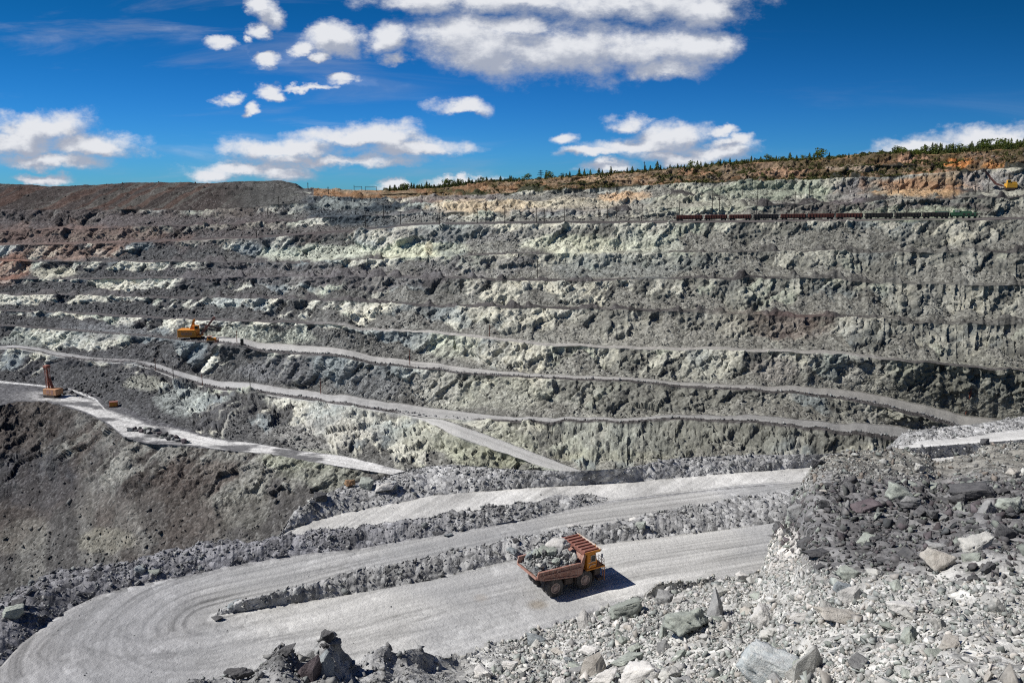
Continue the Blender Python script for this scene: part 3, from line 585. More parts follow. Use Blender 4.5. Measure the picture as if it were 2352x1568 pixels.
# traced geology (x, y, half width, half height, albedo, strength)
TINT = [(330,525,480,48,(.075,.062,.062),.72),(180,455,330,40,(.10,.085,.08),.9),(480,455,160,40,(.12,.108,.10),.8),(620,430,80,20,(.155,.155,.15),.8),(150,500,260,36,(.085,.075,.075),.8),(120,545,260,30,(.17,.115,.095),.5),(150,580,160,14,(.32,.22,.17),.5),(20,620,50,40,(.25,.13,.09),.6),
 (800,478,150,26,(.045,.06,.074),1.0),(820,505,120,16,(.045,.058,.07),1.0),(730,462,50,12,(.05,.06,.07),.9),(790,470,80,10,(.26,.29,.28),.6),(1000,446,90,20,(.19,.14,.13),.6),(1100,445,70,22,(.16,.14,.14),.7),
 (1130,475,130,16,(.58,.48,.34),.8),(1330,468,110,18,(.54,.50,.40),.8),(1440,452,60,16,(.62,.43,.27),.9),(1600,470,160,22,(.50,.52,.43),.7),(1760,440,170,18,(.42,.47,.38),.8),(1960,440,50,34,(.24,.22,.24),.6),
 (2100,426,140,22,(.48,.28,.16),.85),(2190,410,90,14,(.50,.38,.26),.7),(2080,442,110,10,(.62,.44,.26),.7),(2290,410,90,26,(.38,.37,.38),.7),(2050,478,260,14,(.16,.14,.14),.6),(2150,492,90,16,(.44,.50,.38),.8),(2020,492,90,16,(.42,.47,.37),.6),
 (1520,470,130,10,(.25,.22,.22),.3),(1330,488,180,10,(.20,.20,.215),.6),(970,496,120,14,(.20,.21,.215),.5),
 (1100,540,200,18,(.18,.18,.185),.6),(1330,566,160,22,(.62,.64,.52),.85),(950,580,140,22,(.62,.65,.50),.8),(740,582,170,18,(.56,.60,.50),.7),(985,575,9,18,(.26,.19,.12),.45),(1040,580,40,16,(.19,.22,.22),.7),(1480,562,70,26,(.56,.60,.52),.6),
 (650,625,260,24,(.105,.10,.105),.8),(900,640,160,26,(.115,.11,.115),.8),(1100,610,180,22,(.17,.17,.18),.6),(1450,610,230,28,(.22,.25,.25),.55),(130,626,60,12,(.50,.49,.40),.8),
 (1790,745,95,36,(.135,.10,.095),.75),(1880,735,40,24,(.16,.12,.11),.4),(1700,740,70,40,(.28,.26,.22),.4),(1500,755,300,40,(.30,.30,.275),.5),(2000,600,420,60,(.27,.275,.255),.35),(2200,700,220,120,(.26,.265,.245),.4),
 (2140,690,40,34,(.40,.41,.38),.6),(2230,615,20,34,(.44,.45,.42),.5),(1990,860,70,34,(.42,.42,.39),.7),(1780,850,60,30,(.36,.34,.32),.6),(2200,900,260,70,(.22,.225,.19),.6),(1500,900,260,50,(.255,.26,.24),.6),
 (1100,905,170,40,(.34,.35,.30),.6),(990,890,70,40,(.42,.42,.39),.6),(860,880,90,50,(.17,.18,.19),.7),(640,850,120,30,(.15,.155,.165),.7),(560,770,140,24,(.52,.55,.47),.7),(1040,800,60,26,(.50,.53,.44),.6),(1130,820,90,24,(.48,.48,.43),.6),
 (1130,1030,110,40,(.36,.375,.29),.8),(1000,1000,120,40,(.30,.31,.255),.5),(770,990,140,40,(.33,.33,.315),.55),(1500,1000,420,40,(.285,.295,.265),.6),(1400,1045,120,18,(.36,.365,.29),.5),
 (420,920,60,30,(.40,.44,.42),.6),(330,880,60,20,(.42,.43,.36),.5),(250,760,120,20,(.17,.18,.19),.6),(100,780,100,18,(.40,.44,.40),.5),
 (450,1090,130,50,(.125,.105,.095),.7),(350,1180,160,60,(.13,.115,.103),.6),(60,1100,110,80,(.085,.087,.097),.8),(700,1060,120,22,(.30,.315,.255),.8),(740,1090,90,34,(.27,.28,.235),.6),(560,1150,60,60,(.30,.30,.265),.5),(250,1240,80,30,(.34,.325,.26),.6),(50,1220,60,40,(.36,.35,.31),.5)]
tn = fbm(pf / 17, 4, 95)
vis = is_('face', 'slope') | (fo & ~np.isin(ivname[iff], ['R2b', 'R3b', 'R4b']))
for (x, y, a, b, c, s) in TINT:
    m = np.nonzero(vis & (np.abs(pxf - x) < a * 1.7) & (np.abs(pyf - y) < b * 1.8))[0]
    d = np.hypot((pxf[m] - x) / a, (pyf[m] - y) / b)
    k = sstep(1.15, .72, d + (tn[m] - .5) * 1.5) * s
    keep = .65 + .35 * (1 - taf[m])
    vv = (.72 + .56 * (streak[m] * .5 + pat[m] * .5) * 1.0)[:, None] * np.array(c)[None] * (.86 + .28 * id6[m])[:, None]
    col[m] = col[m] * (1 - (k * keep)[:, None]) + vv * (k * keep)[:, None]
# the overgrown upper terraces
vg = np.isin(ivA[iff], ['RB', 'RC', 'SK', 'K1', 'K2']) & (pxf > 720)
gv = sstep(.42, .54, fbm(pf / np.array([14, 14, 5]), 4, 96)) * np.where(fo, 1.2, .55)
mixc(np.array([.24, .13, .06]), vg * .75); mixc(np.array([.24, .19, .135]), vg * sstep(.52, .62, tn) * .7); mixc(np.array([.048, .052, .018]), vg * np.clip(gv, 0, 1) * sstep(760, 1100, pxf))
mixc(np.array([.05, .055, .02]), np.isin(ivA[iff], ['K1', 'K2']) * (pxf > 700) * .8)
dia = (pf[:, 0] - pf[:, 2] * 1.1) / 5.5                       # tipped loads run down the spoil heaps in slanting streaks
s1_ = n1(dia, 201, 3, .6)
spc = np.array([.062, .052, .049])[None] * (.75 + .5 * dustn[:, None])
spc = spc + (np.array([.12, .115, .105]) - spc) * (sstep(.56, .68, s1_) * .75)[:, None]
spc = spc + (np.array([.105, .058, .044]) - spc) * (sstep(.55, .66, n1(dia * .6, 202, 3)) * .6)[:, None]
spc = spc + (np.array([.105, .11, .107]) - spc) * (sstep(480, 600, pxf) * .7)[:, None]
mixc(spc, spk * is_('face', 'floor', 'top'))
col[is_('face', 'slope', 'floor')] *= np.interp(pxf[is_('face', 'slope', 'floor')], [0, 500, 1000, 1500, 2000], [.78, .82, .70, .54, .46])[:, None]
dn = n1((pf[:, 0] + pf[:, 2] * .9 + pf[:, 1] * .25) / 3.2, 203, 4, .6)
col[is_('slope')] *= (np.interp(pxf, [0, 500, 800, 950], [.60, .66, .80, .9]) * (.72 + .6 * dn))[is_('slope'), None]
col *= (1 - .34 * spk)[:, None]
wl = is_('face', 'slope', 'floor'); wk_ = sstep(300, 1500, pxf)[:, None]; col = np.where(wl[:, None], col * (1 + np.array([.04, .012, -.05])[None] * (.3 + .7 * wk_)), col * np.array([1.0, 1.0, .985])[None])
col = np.clip(col, .02, .8); alp = np.clip(alp, 0, 1)
for (x, y, a, b, c, s) in [(2205,374,34,9,(.36,.15,.05),.9),(2290,382,36,8,(.33,.16,.06),.8),(2130,397,70,9,(.28,.17,.10),.7),(1790,396,70,8,(.27,.17,.11),.7),(1600,397,60,9,(.26,.15,.09),.7),(1960,386,70,8,(.25,.2,.15),.7),(2100,368,40,7,(.28,.17,.11),.8),(1400,410,80,8,(.24,.17,.11),.6)]:
    m = np.nonzero(vg & (np.abs(pxf - x) < a * 1.7) & (np.abs(pyf - y) < b * 1.8))[0]
    k = sstep(1.1, .7, np.hypot((pxf[m] - x) / a, (pyf[m] - y) / b) + (tn[m] - .5) * 1.5)[:, None] * s
    col[m] = col[m] * (1 - k) + np.array(c)[None] * (.8 + .4 * id6[m])[:, None] * k
# ---- split the sheet into the road, berms, benches and walls that a person would name
idx = np.arange(NR * NC).reshape(NR, NC)
quads = np.stack([idx[:-1, :-1], idx[:-1, 1:], idx[1:, 1:], idx[1:, :-1]], -1)
qi = Ig[:-1, :-1]
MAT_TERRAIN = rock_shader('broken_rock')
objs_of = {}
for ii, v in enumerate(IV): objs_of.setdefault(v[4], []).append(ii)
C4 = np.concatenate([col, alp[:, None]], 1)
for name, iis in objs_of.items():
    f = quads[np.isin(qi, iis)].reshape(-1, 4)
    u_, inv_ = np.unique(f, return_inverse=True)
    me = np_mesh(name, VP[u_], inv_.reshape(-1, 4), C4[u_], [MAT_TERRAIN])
    tag(link(me), kind='structure')
# the ground the photographer stands on, behind the lens
gv_, gf_ = [], []
nearx = P[0].reshape(-1, 3)
back = np.array([[-700, -60, CAMZ - 2], [700, -60, CAMZ - 2], [700, 3, CAMZ - 2.2], [12, 11, CAMZ - 9.1], [-12, 11, CAMZ - 9.1], [-700, 3, CAMZ - 2.2]], float)
me = np_mesh('ground', back[[0, 1, 2, 5]], np.array([[0, 1, 2, 3]]), np.tile([.3, .3, .29, .8], (4, 1)), [MAT_TERRAIN])
tag(link(me), kind='structure')
VG = VP.reshape(NR, NC, 3)
def ground_at(x, y, kinds=None, obj=None):
    """point of the finished ground seen at picture position (x, y) on the kinds of ground asked for"""
    m = np.ones(len(VP), bool)
    if kinds: m &= is_(*kinds)
    if obj: m &= np.isin(iff, objs_of[obj])
    i = np.nonzero(m)[0]
    d = (pxf[i] - x) ** 2 + ((pyf[i] - y) * 1.0) ** 2
    return Vector(VP[i[np.argmin(d)]])
print('terrain built', round(time.time() - T0, 1))
# ------------------------------------------------------------------ loose rock
def hull(npts, seed, flat=(1, 1, 1), sub=0, jag=0.0):
    r = np.random.default_rng(seed)
    cube = np.array([(x, y, z) for x in (-1, 1) for y in (-1, 1) for z in (-1, 1)], float)
    p = cube * (.3 + .7 * r.random((8, 3))) + r.normal(0, .12, (8, 3))
    ex = r.normal(size=(max(npts - 8, 1), 3)); ex /= np.abs(ex).max(1, keepdims=True); p = np.vstack([p, ex * (.85 + .3 * r.random((len(ex), 1)))])
    p[:, 0] += p[:, 2] * r.normal(0, .3); p *= np.array(flat)
    bm = bmesh.new()
    for q in p: bm.verts.new(q)
    g = bmesh.ops.convex_hull(bm, input=bm.verts)
    bmesh.ops.delete(bm, geom=[v for v in bm.verts if not v.link_faces], context='VERTS')
    if sub:
        bmesh.ops.triangulate(bm, faces=bm.faces)
        for k in range(sub): bmesh.ops.subdivide_edges(bm, edges=bm.edges, cuts=1, use_grid_fill=True)
        bmesh.ops.triangulate(bm, faces=bm.faces)
        co = np.array([v.co for v in bm.verts]); off = facet(co * 2.3 + seed * 3.1, seed)[0] * jag * 1.5 + facet(co * 5.5 + seed, seed + 9)[0] * jag * .8 + (fbm(co * 7 + seed, 3, seed) - .5) * jag * .6
        for v, o_ in zip(bm.verts, off): v.co += v.co.normalized() * float(o_)
    bmesh.ops.triangulate(bm, faces=bm.faces)
    bmesh.ops.recalc_face_normals(bm, faces=bm.faces)
    bm.verts.index_update()
    v = np.array([q.co for q in bm.verts]); f = np.array([[l.index for l in q.verts] for q in bm.faces])
    v /= (v.max(0) - v.min(0)).max() * .5
    bm.free(); return v * .5, f                        # longest side about 1
def shard(k, seed, flat):
    r = np.random.default_rng(seed); p = r.normal(size=(k, 3)); p /= np.linalg.norm(p, axis=1, keepdims=True); p *= np.array(flat)
    bm = bmesh.new()
    for q in p: bm.verts.new(q)
    bmesh.ops.convex_hull(bm, input=bm.verts); bmesh.ops.delete(bm, geom=[v for v in bm.verts if not v.link_faces], context='VERTS')
    bmesh.ops.triangulate(bm, faces=bm.faces); bmesh.ops.recalc_face_normals(bm, faces=bm.faces); bm.verts.index_update()
    v = np.array([q.co for q in bm.verts]); f = np.array([[l.index for l in q.verts] for q in bm.faces]); bm.free()
    v -= (v.max(0) + v.min(0)) / 2
    return v / (v.max(0) - v.min(0)).max(), f
SMALL = [shard(6 + i % 3, 100 + i, ((1, .75, .5), (1, .62, .36), (.9, .85, .7), (1, .5, .5))[i % 4]) for i in range(10)]
def rand_rot(n, r):
    q = r.normal(size=(n, 4)); q /= np.linalg.norm(q, axis=1, keepdims=True); w, x, y, z = q.T
    return np.stack([np.stack([1 - 2 * (y * y + z * z), 2 * (x * y - z * w), 2 * (x * z + y * w)], -1), np.stack([2 * (x * y + z * w), 1 - 2 * (x * x + z * z), 2 * (y * z - x * w)], -1), np.stack([2 * (x * z - y * w), 2 * (y * z + x * w), 1 - 2 * (x * x + y * y)], -1)], 1)
def stones(name, pos, size, colr, mat, r, sink=.12):
    V_, F_, C_, n0 = [], [], [], 0
    which = r.integers(0, len(SMALL), len(pos)); rot = rand_rot(len(pos), r)
    for k, (tv, tf_) in enumerate(SMALL):
        m = np.nonzero(which == k)[0]
        if not len(m): continue
        v = np.einsum('nij,vj->nvi', rot[m], tv) * size[m][:, None, None]
        v += pos[m][:, None, :]; v[:, :, 2] += (size[m] * (.30 - sink))[:, None]
        f = tf_[None] + (np.arange(len(m)) * len(tv))[:, None, None] + n0
        V_.append(v.reshape(-1, 3)); F_.append(f.reshape(-1, 3)); C_.append(np.repeat(colr[m], len(tv), 0)); n0 += len(m) * len(tv)
    me = np_mesh(name, np.concatenate(V_), np.concatenate(F_), np.concatenate(C_), [mat])
    return tag(link(me), kind='stuff')
qc = (VG[:-1, :-1] + VG[1:, :-1] + VG[:-1, 1:] + VG[1:, 1:]) / 4
qa = np.linalg.norm(np.cross(VG[1:, 1:] - VG[:-1, :-1], VG[1:, :-1] - VG[:-1, 1:]), axis=2) / 2
qk = Kg[:-1, :-1]; qx = PX[:-1, :-1]; qy = PY[:-1, :-1]; qt = Ta[:-1, :-1]; qcol = col.reshape(NR, NC, 3)[:-1, :-1]; qtt = Tg[:-1, :-1]
def scatter(dens, r, smin, smax, al=2.2):
    """sample points on the ground with dens (per square metre) and a steep size distribution"""
    e = np.clip(dens * qa, 0, 30); n = r.poisson(e); i, j = np.nonzero(n); c = n[i, j]; i = np.repeat(i, c); j = np.repeat(j, c)
    a, b = r.random((2, len(i), 1))
    p = (VG[i, j] * (1 - a) + VG[i + 1, j] * a) * (1 - b) + (VG[i, j + 1] * (1 - a) + VG[i + 1, j + 1] * a) * b
    u = r.random(len(i)); s = smin * (1 - u * (1 - (smin / smax) ** al)) ** (-1 / al)
    return p, s, i, j
def kq(*k): return np.isin(qk, [KI[a] for a in k])
inx = (qx > -300) & (qx < 2760)
PALS = {'pale': [(.54,.53,.50),(.62,.61,.57),(.50,.49,.47),(.42,.42,.39),(.45,.42,.37),(.36,.37,.35),(.60,.56,.51),(.30,.325,.30),(.38,.41,.37),(.25,.27,.25)],
        'dark': [(.085,.082,.085),(.11,.105,.105),(.075,.08,.082),(.14,.135,.13),(.095,.10,.095),(.20,.22,.19),(.10,.085,.09)],
        'grey': [(.19,.19,.19),(.25,.25,.245),(.15,.155,.165),(.30,.30,.285),(.22,.24,.23),(.36,.36,.34)],
        'mix': [(.20,.195,.18),(.13,.13,.125),(.27,.27,.25),(.19,.21,.19),(.38,.38,.35),(.20,.17,.14)]}
def pick(pal, n, r, g=.14):
    c = np.array(PALS[pal])[r.integers(0, len(PALS[pal]), n)]; c = c * .8 + c.mean(1, keepdims=True) * .2; return np.clip(c * (.82 if pal == 'pale' else 1) * (1 + r.normal(0, g * 1.3, (n, 1))), .02, .8)
def stone_mat(name):
    m, t, b = new_mat(name, .9, .15)
    at = N(t, 'ShaderNodeAttribute', attribute_name='Col'); ge = N(t, 'ShaderNodeNewGeometry')
    nz = N(t, 'ShaderNodeTexNoise', i={'Scale': 2.6, 'Detail': 7.0, 'Roughness': .68}); L(t, ge.outputs['Position'], nz.inputs['Vector'])
    mr = N(t, 'ShaderNodeMapRange', i={1: .3, 2: .72, 3: .62, 4: 1.35}); L(t, nz.outputs['Fac'], mr.inputs[0])
    ml = N(t, 'ShaderNodeVectorMath', operation='SCALE'); L(t, at.outputs['Color'], ml.inputs[0]); L(t, mr.outputs[0], ml.inputs['Scale']); L(t, ml.outputs[0], b.inputs['Base Color'])
    bp = N(t, 'ShaderNodeBump', i={'Strength': .4, 'Distance': .08}); L(t, nz.outputs['Fac'], bp.inputs['Height']); L(t, bp.outputs[0], b.inputs['Normal'])
    return m
MAT_STONE = stone_mat('loose_stone')
rr = np.random.default_rng(21)
cand = []                                                # (pos, size, colour, zone) of rocks big enough to count
def spread(name, dens, smin, smax, al, pal, zone, r=rr, cut=None, sink=.12, tint=.0):
    p, s, i, j = scatter(dens * inx, r, smin, smax, al)
    c = pick(pal, len(p), r) if isinstance(pal, str) else pal(i, j, len(p), r)
    if tint: c = c * (1 - tint) + qcol[i, j] * 1.15 * tint
    return dict(name=name, p=p, s=s, c=c, zone=zone, px=qx[i, j], py=qy[i, j], sink=sink)
wob = (fbm(qc.reshape(-1, 3) / 12, 3, 98) - .5).reshape(qx.shape)
clump = sstep(.42, .62, fbm(qc.reshape(-1, 3) / 7, 3, 99).reshape(qx.shape))
clump2 = sstep(.44, .62, fbm(qc.reshape(-1, 3) / 19, 3, 100).reshape(qx.shape))
mnd = kq('mound', 'cut') & (qc[..., 1] > 20)
dz = np.abs(qy + wob * 90 - np.interp(qx, [1750, 1900, 2352], [1240, 1215, 1205])) * 1.25 + np.clip(1900 - qx, 0, 400) * .9
ZD = mnd & (dz < 135); ZU = mnd & (qx > 1770) & (qy < 1150) & ~ZD; ZL = mnd & (qx < 1090 + wob * 260) & ~ZD; ZP = mnd & ~ZD & ~ZU & ~ZL
LOTS = [
 spread('pale_rubble', ZP * (5.0 + 7 * clump) * np.where(qy > 1290, 1, .7) * np.interp(qx, [1300, 1800], [.8, 1.35]), .19, .75, 1.7, 'pale', 'pale rubble'),
 spread('pale_rubble', ZP * (.16 + .2 * clump) * np.interp(qx, [1000, 1300, 1900, 2352], [.9, 1.9, 1.5, .7]), .6, 1.9, 2.4, 'pale', 'pale rubble'),
 spread('dark_rubble', ZD * (.3 + .5 * clump), .5, 2.6, 1.5, 'dark', 'dark rubble'),
 spread('dark_rubble', ZD * 1.6, .3, .7, 2, 'dark', 'dark rubble'),
 spread('ridge_rubble', ZU * (1.0 + 2.0 * clump), .25, 1.3, 2.2, 'mix', 'ridge rubble'),
 spread('bank_gravel', ZL * (2.0 + 4 * clump), .15, 1.2, 2.1, 'grey', 'grey gravel bank', tint=.4),
 spread('berm_rubble', kq('berm') * (qc[..., 1] < 240) * (1.6 + 2.6 * clump), .24, 1.3, 2.2, 'grey', 'berm', tint=.35),
 spread('road_stones', kq('loop', 'loop2') * (.012 + .10 * (clump > .8) * sstep(640, 300, qx)) * (qc[..., 1] < 240), .12, .4, 2.4, 'grey', 'road'),
 spread('scree', kq('face') * (qt > .5) * (.05 + .28 * clump2) * (qc[..., 1] < 640), .7, 3.2, 2.5, 'grey', 'scree', tint=.8),
 spread('scree', kq('face') * (qt <= .5) * .018, .8, 2.4, 2.5, 'grey', 'scree', tint=.8),
 spread('slope_rubble', kq('slope') * (.04 + .25 * clump2 * sstep(.5, .2, qtt)), .5, 3.4, 2.0, 'grey', 'slope', tint=.75),
 spread('road_edge_stones', kq('floor') * (np.abs(qtt - .12) < .1) * (qc[..., 1] < 480) * np.isin(Ig[:-1, :-1], [i for i, v in enumerate(IV) if v[0] in ('R2a', 'R3a')]) * .5, .6, 1.9, 2.2, 'grey', 'bench road edge', tint=.2),
 spread('drill_bench_rubble', kq('drill') * (qx > 140) * (qx < 250) * (qy > 882) * (qy < 912) * .12 * clump2, .8, 3.0, 2.0, 'dark', 'drill bench'),
]
# boulders big enough in the picture to be counted are things of their own; the rest is loose stuff
BIG = []
for Lx in LOTS:
    d = Lx['p'] - np.array([0, 0, CAMZ]); dist = np.linalg.norm(d, axis=1)
    app = Lx['s'] / dist * FPX
    inside = (Lx['px'] > 0) & (Lx['px'] < 2352) & (Lx['py'] < 1568) & (Lx['py'] > 300)
    Lx['app'] = np.where(inside, app, 0)
allapp = np.sort(np.concatenate([l['app'] for l in LOTS]))[::-1]
N_AUTO = 100
thr = allapp[N_AUTO]
AUTO = []
byname = {}
for l in LOTS:
    b = l['app'] > thr
    for k in np.nonzero(b)[0]: AUTO.append((l['p'][k], l['s'][k], l['c'][k], l['zone'], l['px'][k], l['py'][k]))
    byname.setdefault(l['name'], []).append([l['p'][~b], l['s'][~b], l['c'][~b], l['sink']])
for nme, ls in byname.items():
    stones(nme, np.concatenate([a[0] for a in ls]), np.concatenate([a[1] for a in ls]), np.concatenate([a[2] for a in ls]), MAT_STONE, rr)
    print(nme, sum(len(a[0]) for a in ls))
# boulder meshes and materials
BOULD = []
for k in range(14):
    v, f = hull(9 + k % 4, 300 + k, ((1, .85, .7), (1, .7, .55), (1, .6, .8), (.9, .9, .9))[k % 4], 3, .07)
    BOULD.append(np_mesh('boulder', v, f))
SLAB = []
for k in range(4):
    v, f = hull(9, 340 + k, (1, .75, .38), 3, .05); SLAB.append(np_mesh('boulder', v, f))
SPIRE = []
for k in range(3):
    r_ = np.random.default_rng(360 + k)
    bm = bmesh.new()
    for a in range(5): bm.verts.new((math.cos(a * 1.26 + r_.random() * .5) * (.5 + .1 * r_.random()), math.sin(a * 1.26) * (.4 + .1 * r_.random()), -.5))
    for a in range(4): bm.verts.new((math.cos(a * 1.6) * .42, math.sin(a * 1.6 + .3) * .34, .05 + .1 * r_.random()))
    bm.verts.new((.10, .02, .52)); bm.verts.new((.2, -.05, .42))
    bmesh.ops.convex_hull(bm, input=bm.verts); bmesh.ops.delete(bm, geom=[v for v in bm.verts if not v.link_faces], context='VERTS')
    for q in range(2): bmesh.ops.triangulate(bm, faces=bm.faces); bmesh.ops.subdivide_edges(bm, edges=bm.edges, cuts=1, use_grid_fill=True)
    bmesh.ops.triangulate(bm, faces=bm.faces)
    co = np.array([v.co for v in bm.verts]); off = facet(co * 2.2 + k, 370 + k)[0] * .06
    for v, o_ in zip(bm.verts, off): v.co += Vector((v.co.x, v.co.y, 0)).normalized() * float(o_)
    me = bpy.data.meshes.new('boulder'); bm.to_mesh(me); bm.free(); SPIRE.append(me)
def boulder_mat(name, c1, c2, vein, vs=.25):
    m, t, b = new_mat(name, .88, .18)
    tcd = N(t, 'ShaderNodeTexCoord'); oi = N(t, 'ShaderNodeObjectInfo'); ge = N(t, 'ShaderNodeNewGeometry')
    nz = N(t, 'ShaderNodeTexNoise', i={'Scale': .9, 'Detail': 9.0, 'Roughness': .66}); L(t, ge.outputs['Position'], nz.inputs['Vector'])
    cr = N(t, 'ShaderNodeMix', data_type='RGBA'); mr = N(t, 'ShaderNodeMapRange', i={1: .36, 2: .64}); L(t, nz.outputs['Fac'], mr.inputs[0]); L(t, mr.outputs[0], cr.inputs[0])
    cr.inputs[6].default_value = (*c1, 1); cr.inputs[7].default_value = (*c2, 1)
    ve = N(t, 'ShaderNodeTexVoronoi', feature='DISTANCE_TO_EDGE', i={'Scale': 1.1}); wv_ = N(t, 'ShaderNodeVectorMath', operation='MULTIPLY_ADD'); wv_.inputs[1].default_value = (1.3, 1.3, 1.3)
    L(t, nz.outputs['Color'], wv_.inputs[0]); L(t, ge.outputs['Position'], wv_.inputs[2]); L(t, wv_.outputs[0], ve.inputs['Vector'])
    vm = N(t, 'ShaderNodeMapRange', i={1: .0, 2: .07, 3: vs, 4: 0}); L(t, ve.outputs['Distance'], vm.inputs[0])
    c3 = N(t, 'ShaderNodeMix', data_type='RGBA'); L(t, vm.outputs[0], c3.inputs[0]); L(t, cr.outputs[2], c3.inputs[6]); c3.inputs[7].default_value = (*vein, 1)
    vr = N(t, 'ShaderNodeMapRange', i={3: .82, 4: 1.15}); L(t, oi.outputs['Random'], vr.inputs[0])
    sc = N(t, 'ShaderNodeVectorMath', operation='SCALE'); L(t, c3.outputs[2], sc.inputs[0]); L(t, vr.outputs[0], sc.inputs['Scale']); L(t, sc.outputs[0], b.inputs['Base Color'])
    f2_ = N(t, 'ShaderNodeTexNoise', i={'Scale': 5.0, 'Detail': 6.0, 'Roughness': .7}); L(t, ge.outputs['Position'], f2_.inputs['Vector'])
    hh = N(t, 'ShaderNodeMath', operation='MULTIPLY_ADD', i={1: 2.0}); L(t, nz.outputs['Fac'], hh.inputs[0]); L(t, f2_.outputs['Fac'], hh.inputs[2])
    bp = N(t, 'ShaderNodeBump', i={'Strength': .75, 'Distance': .14}); L(t, hh.outputs[0], bp.inputs['Height']); L(t, bp.outputs[0], b.inputs['Normal'])
    return m
BM_ = {'white': boulder_mat('white_stone', (.46,.45,.43), (.64,.62,.58), (.34,.33,.31)), 'pale': boulder_mat('pale_stone', (.33,.33,.31), (.50,.49,.45), (.58,.56,.52)),
       'tan': boulder_mat('tan_stone', (.34,.315,.275), (.48,.455,.41), (.26,.23,.2)), 'orange': boulder_mat('orange_stone', (.30,.16,.08), (.38,.26,.16), (.2,.1,.06)), 'grey': boulder_mat('grey_stone', (.17,.17,.17), (.30,.30,.29), (.4,.4,.38)),
       'green': boulder_mat('green_stone', (.22,.235,.21), (.36,.385,.34), (.45,.48,.40)), 'blue': boulder_mat('blue_grey_stone', (.17,.19,.20), (.30,.325,.33), (.42,.45,.45)),
       'dark': boulder_mat('dark_stone', (.065,.065,.068), (.13,.128,.128), (.2,.2,.19), .15), 'purple': boulder_mat('dark_purple_stone', (.085,.07,.075), (.15,.125,.13), (.2,.18,.18), .15),
       'veined': boulder_mat('veined_stone', (.36,.40,.41), (.52,.54,.53), (.66,.66,.63), .7)}
PILE = []
for k in range(30):
    t_ = (k * .618) % 1; x_ = 295 + 138 * t_; y_ = np.interp(x_, [290, 330, 370, 400, 435], [985, 988, 996, 1004, 1017]) + (k % 5 - 2) * 3.2 * math.sin(3.14 * min(max(t_, .1), .95))
    PILE.append((x_, y_, rr.uniform(8, 17)))
DPILE = [(150 + 11 * k, 893 + 4 * math.sin(k * 2.1) + k * .9, rr.uniform(7, 13)) for k in range(9)]
def cls_of(c):
    lum = c.mean()
    if lum < .125: return 'dark'
    if c[1] > c[0] * 1.05 and c[1] > c[2] * 1.05: return 'green'
    if lum < .3: return 'grey'
    if c[0] > c[2] * 1.12: return 'tan'
    return 'white' if lum > .46 else 'pale'
def boulder(loc, dims, kind, label, group=None, form='b', rot=None, r=rr, name='boulder'):
    me = {'b': BOULD, 's': SLAB, 'p': SPIRE}[form]
    o = bpy.data.objects.new(name, me[int(r.integers(0, len(me)))]); C.objects.link(o)
    o.location = loc; o.scale = dims
    if rot is None:
        rot = (r.normal(0, .25), r.normal(0, .25), r.random() * 6.28) if form != 'b' else (r.normal(0, .5), r.normal(0, .5), r.random() * 6.28)
    o.rotation_euler = rot
    if not o.data.materials: o.data.materials.append(BM_['grey'])
    o.material_slots[0].link = 'OBJECT'; o.material_slots[0].material = BM_[kind]
    return tag(o, label, 'boulder' if max(dims) > .9 else 'rock', group)
HERO_PX = []
def hero(x, y, w, h, kind, label, form='b', kinds=None, rot=None, tall=1.0):
    g = ground_at(x, y + h * .38, kinds)
    dist = (g - Vector((0, 0, CAMZ))).length
    W_ = w * dist / FPX * 1.08; H_ = h * dist / FPX * 1.05 * tall
    HERO_PX.append((x, y, label))
    if rot is None: rot = (rr.normal(0, .2), rr.normal(0, .2), rr.normal(0, .5))
    return boulder(g + Vector((0, W_ * .18, H_ * .27)), (W_, max(W_ * .8, H_ * .5), H_), kind, label, 'single boulders', form, rot)
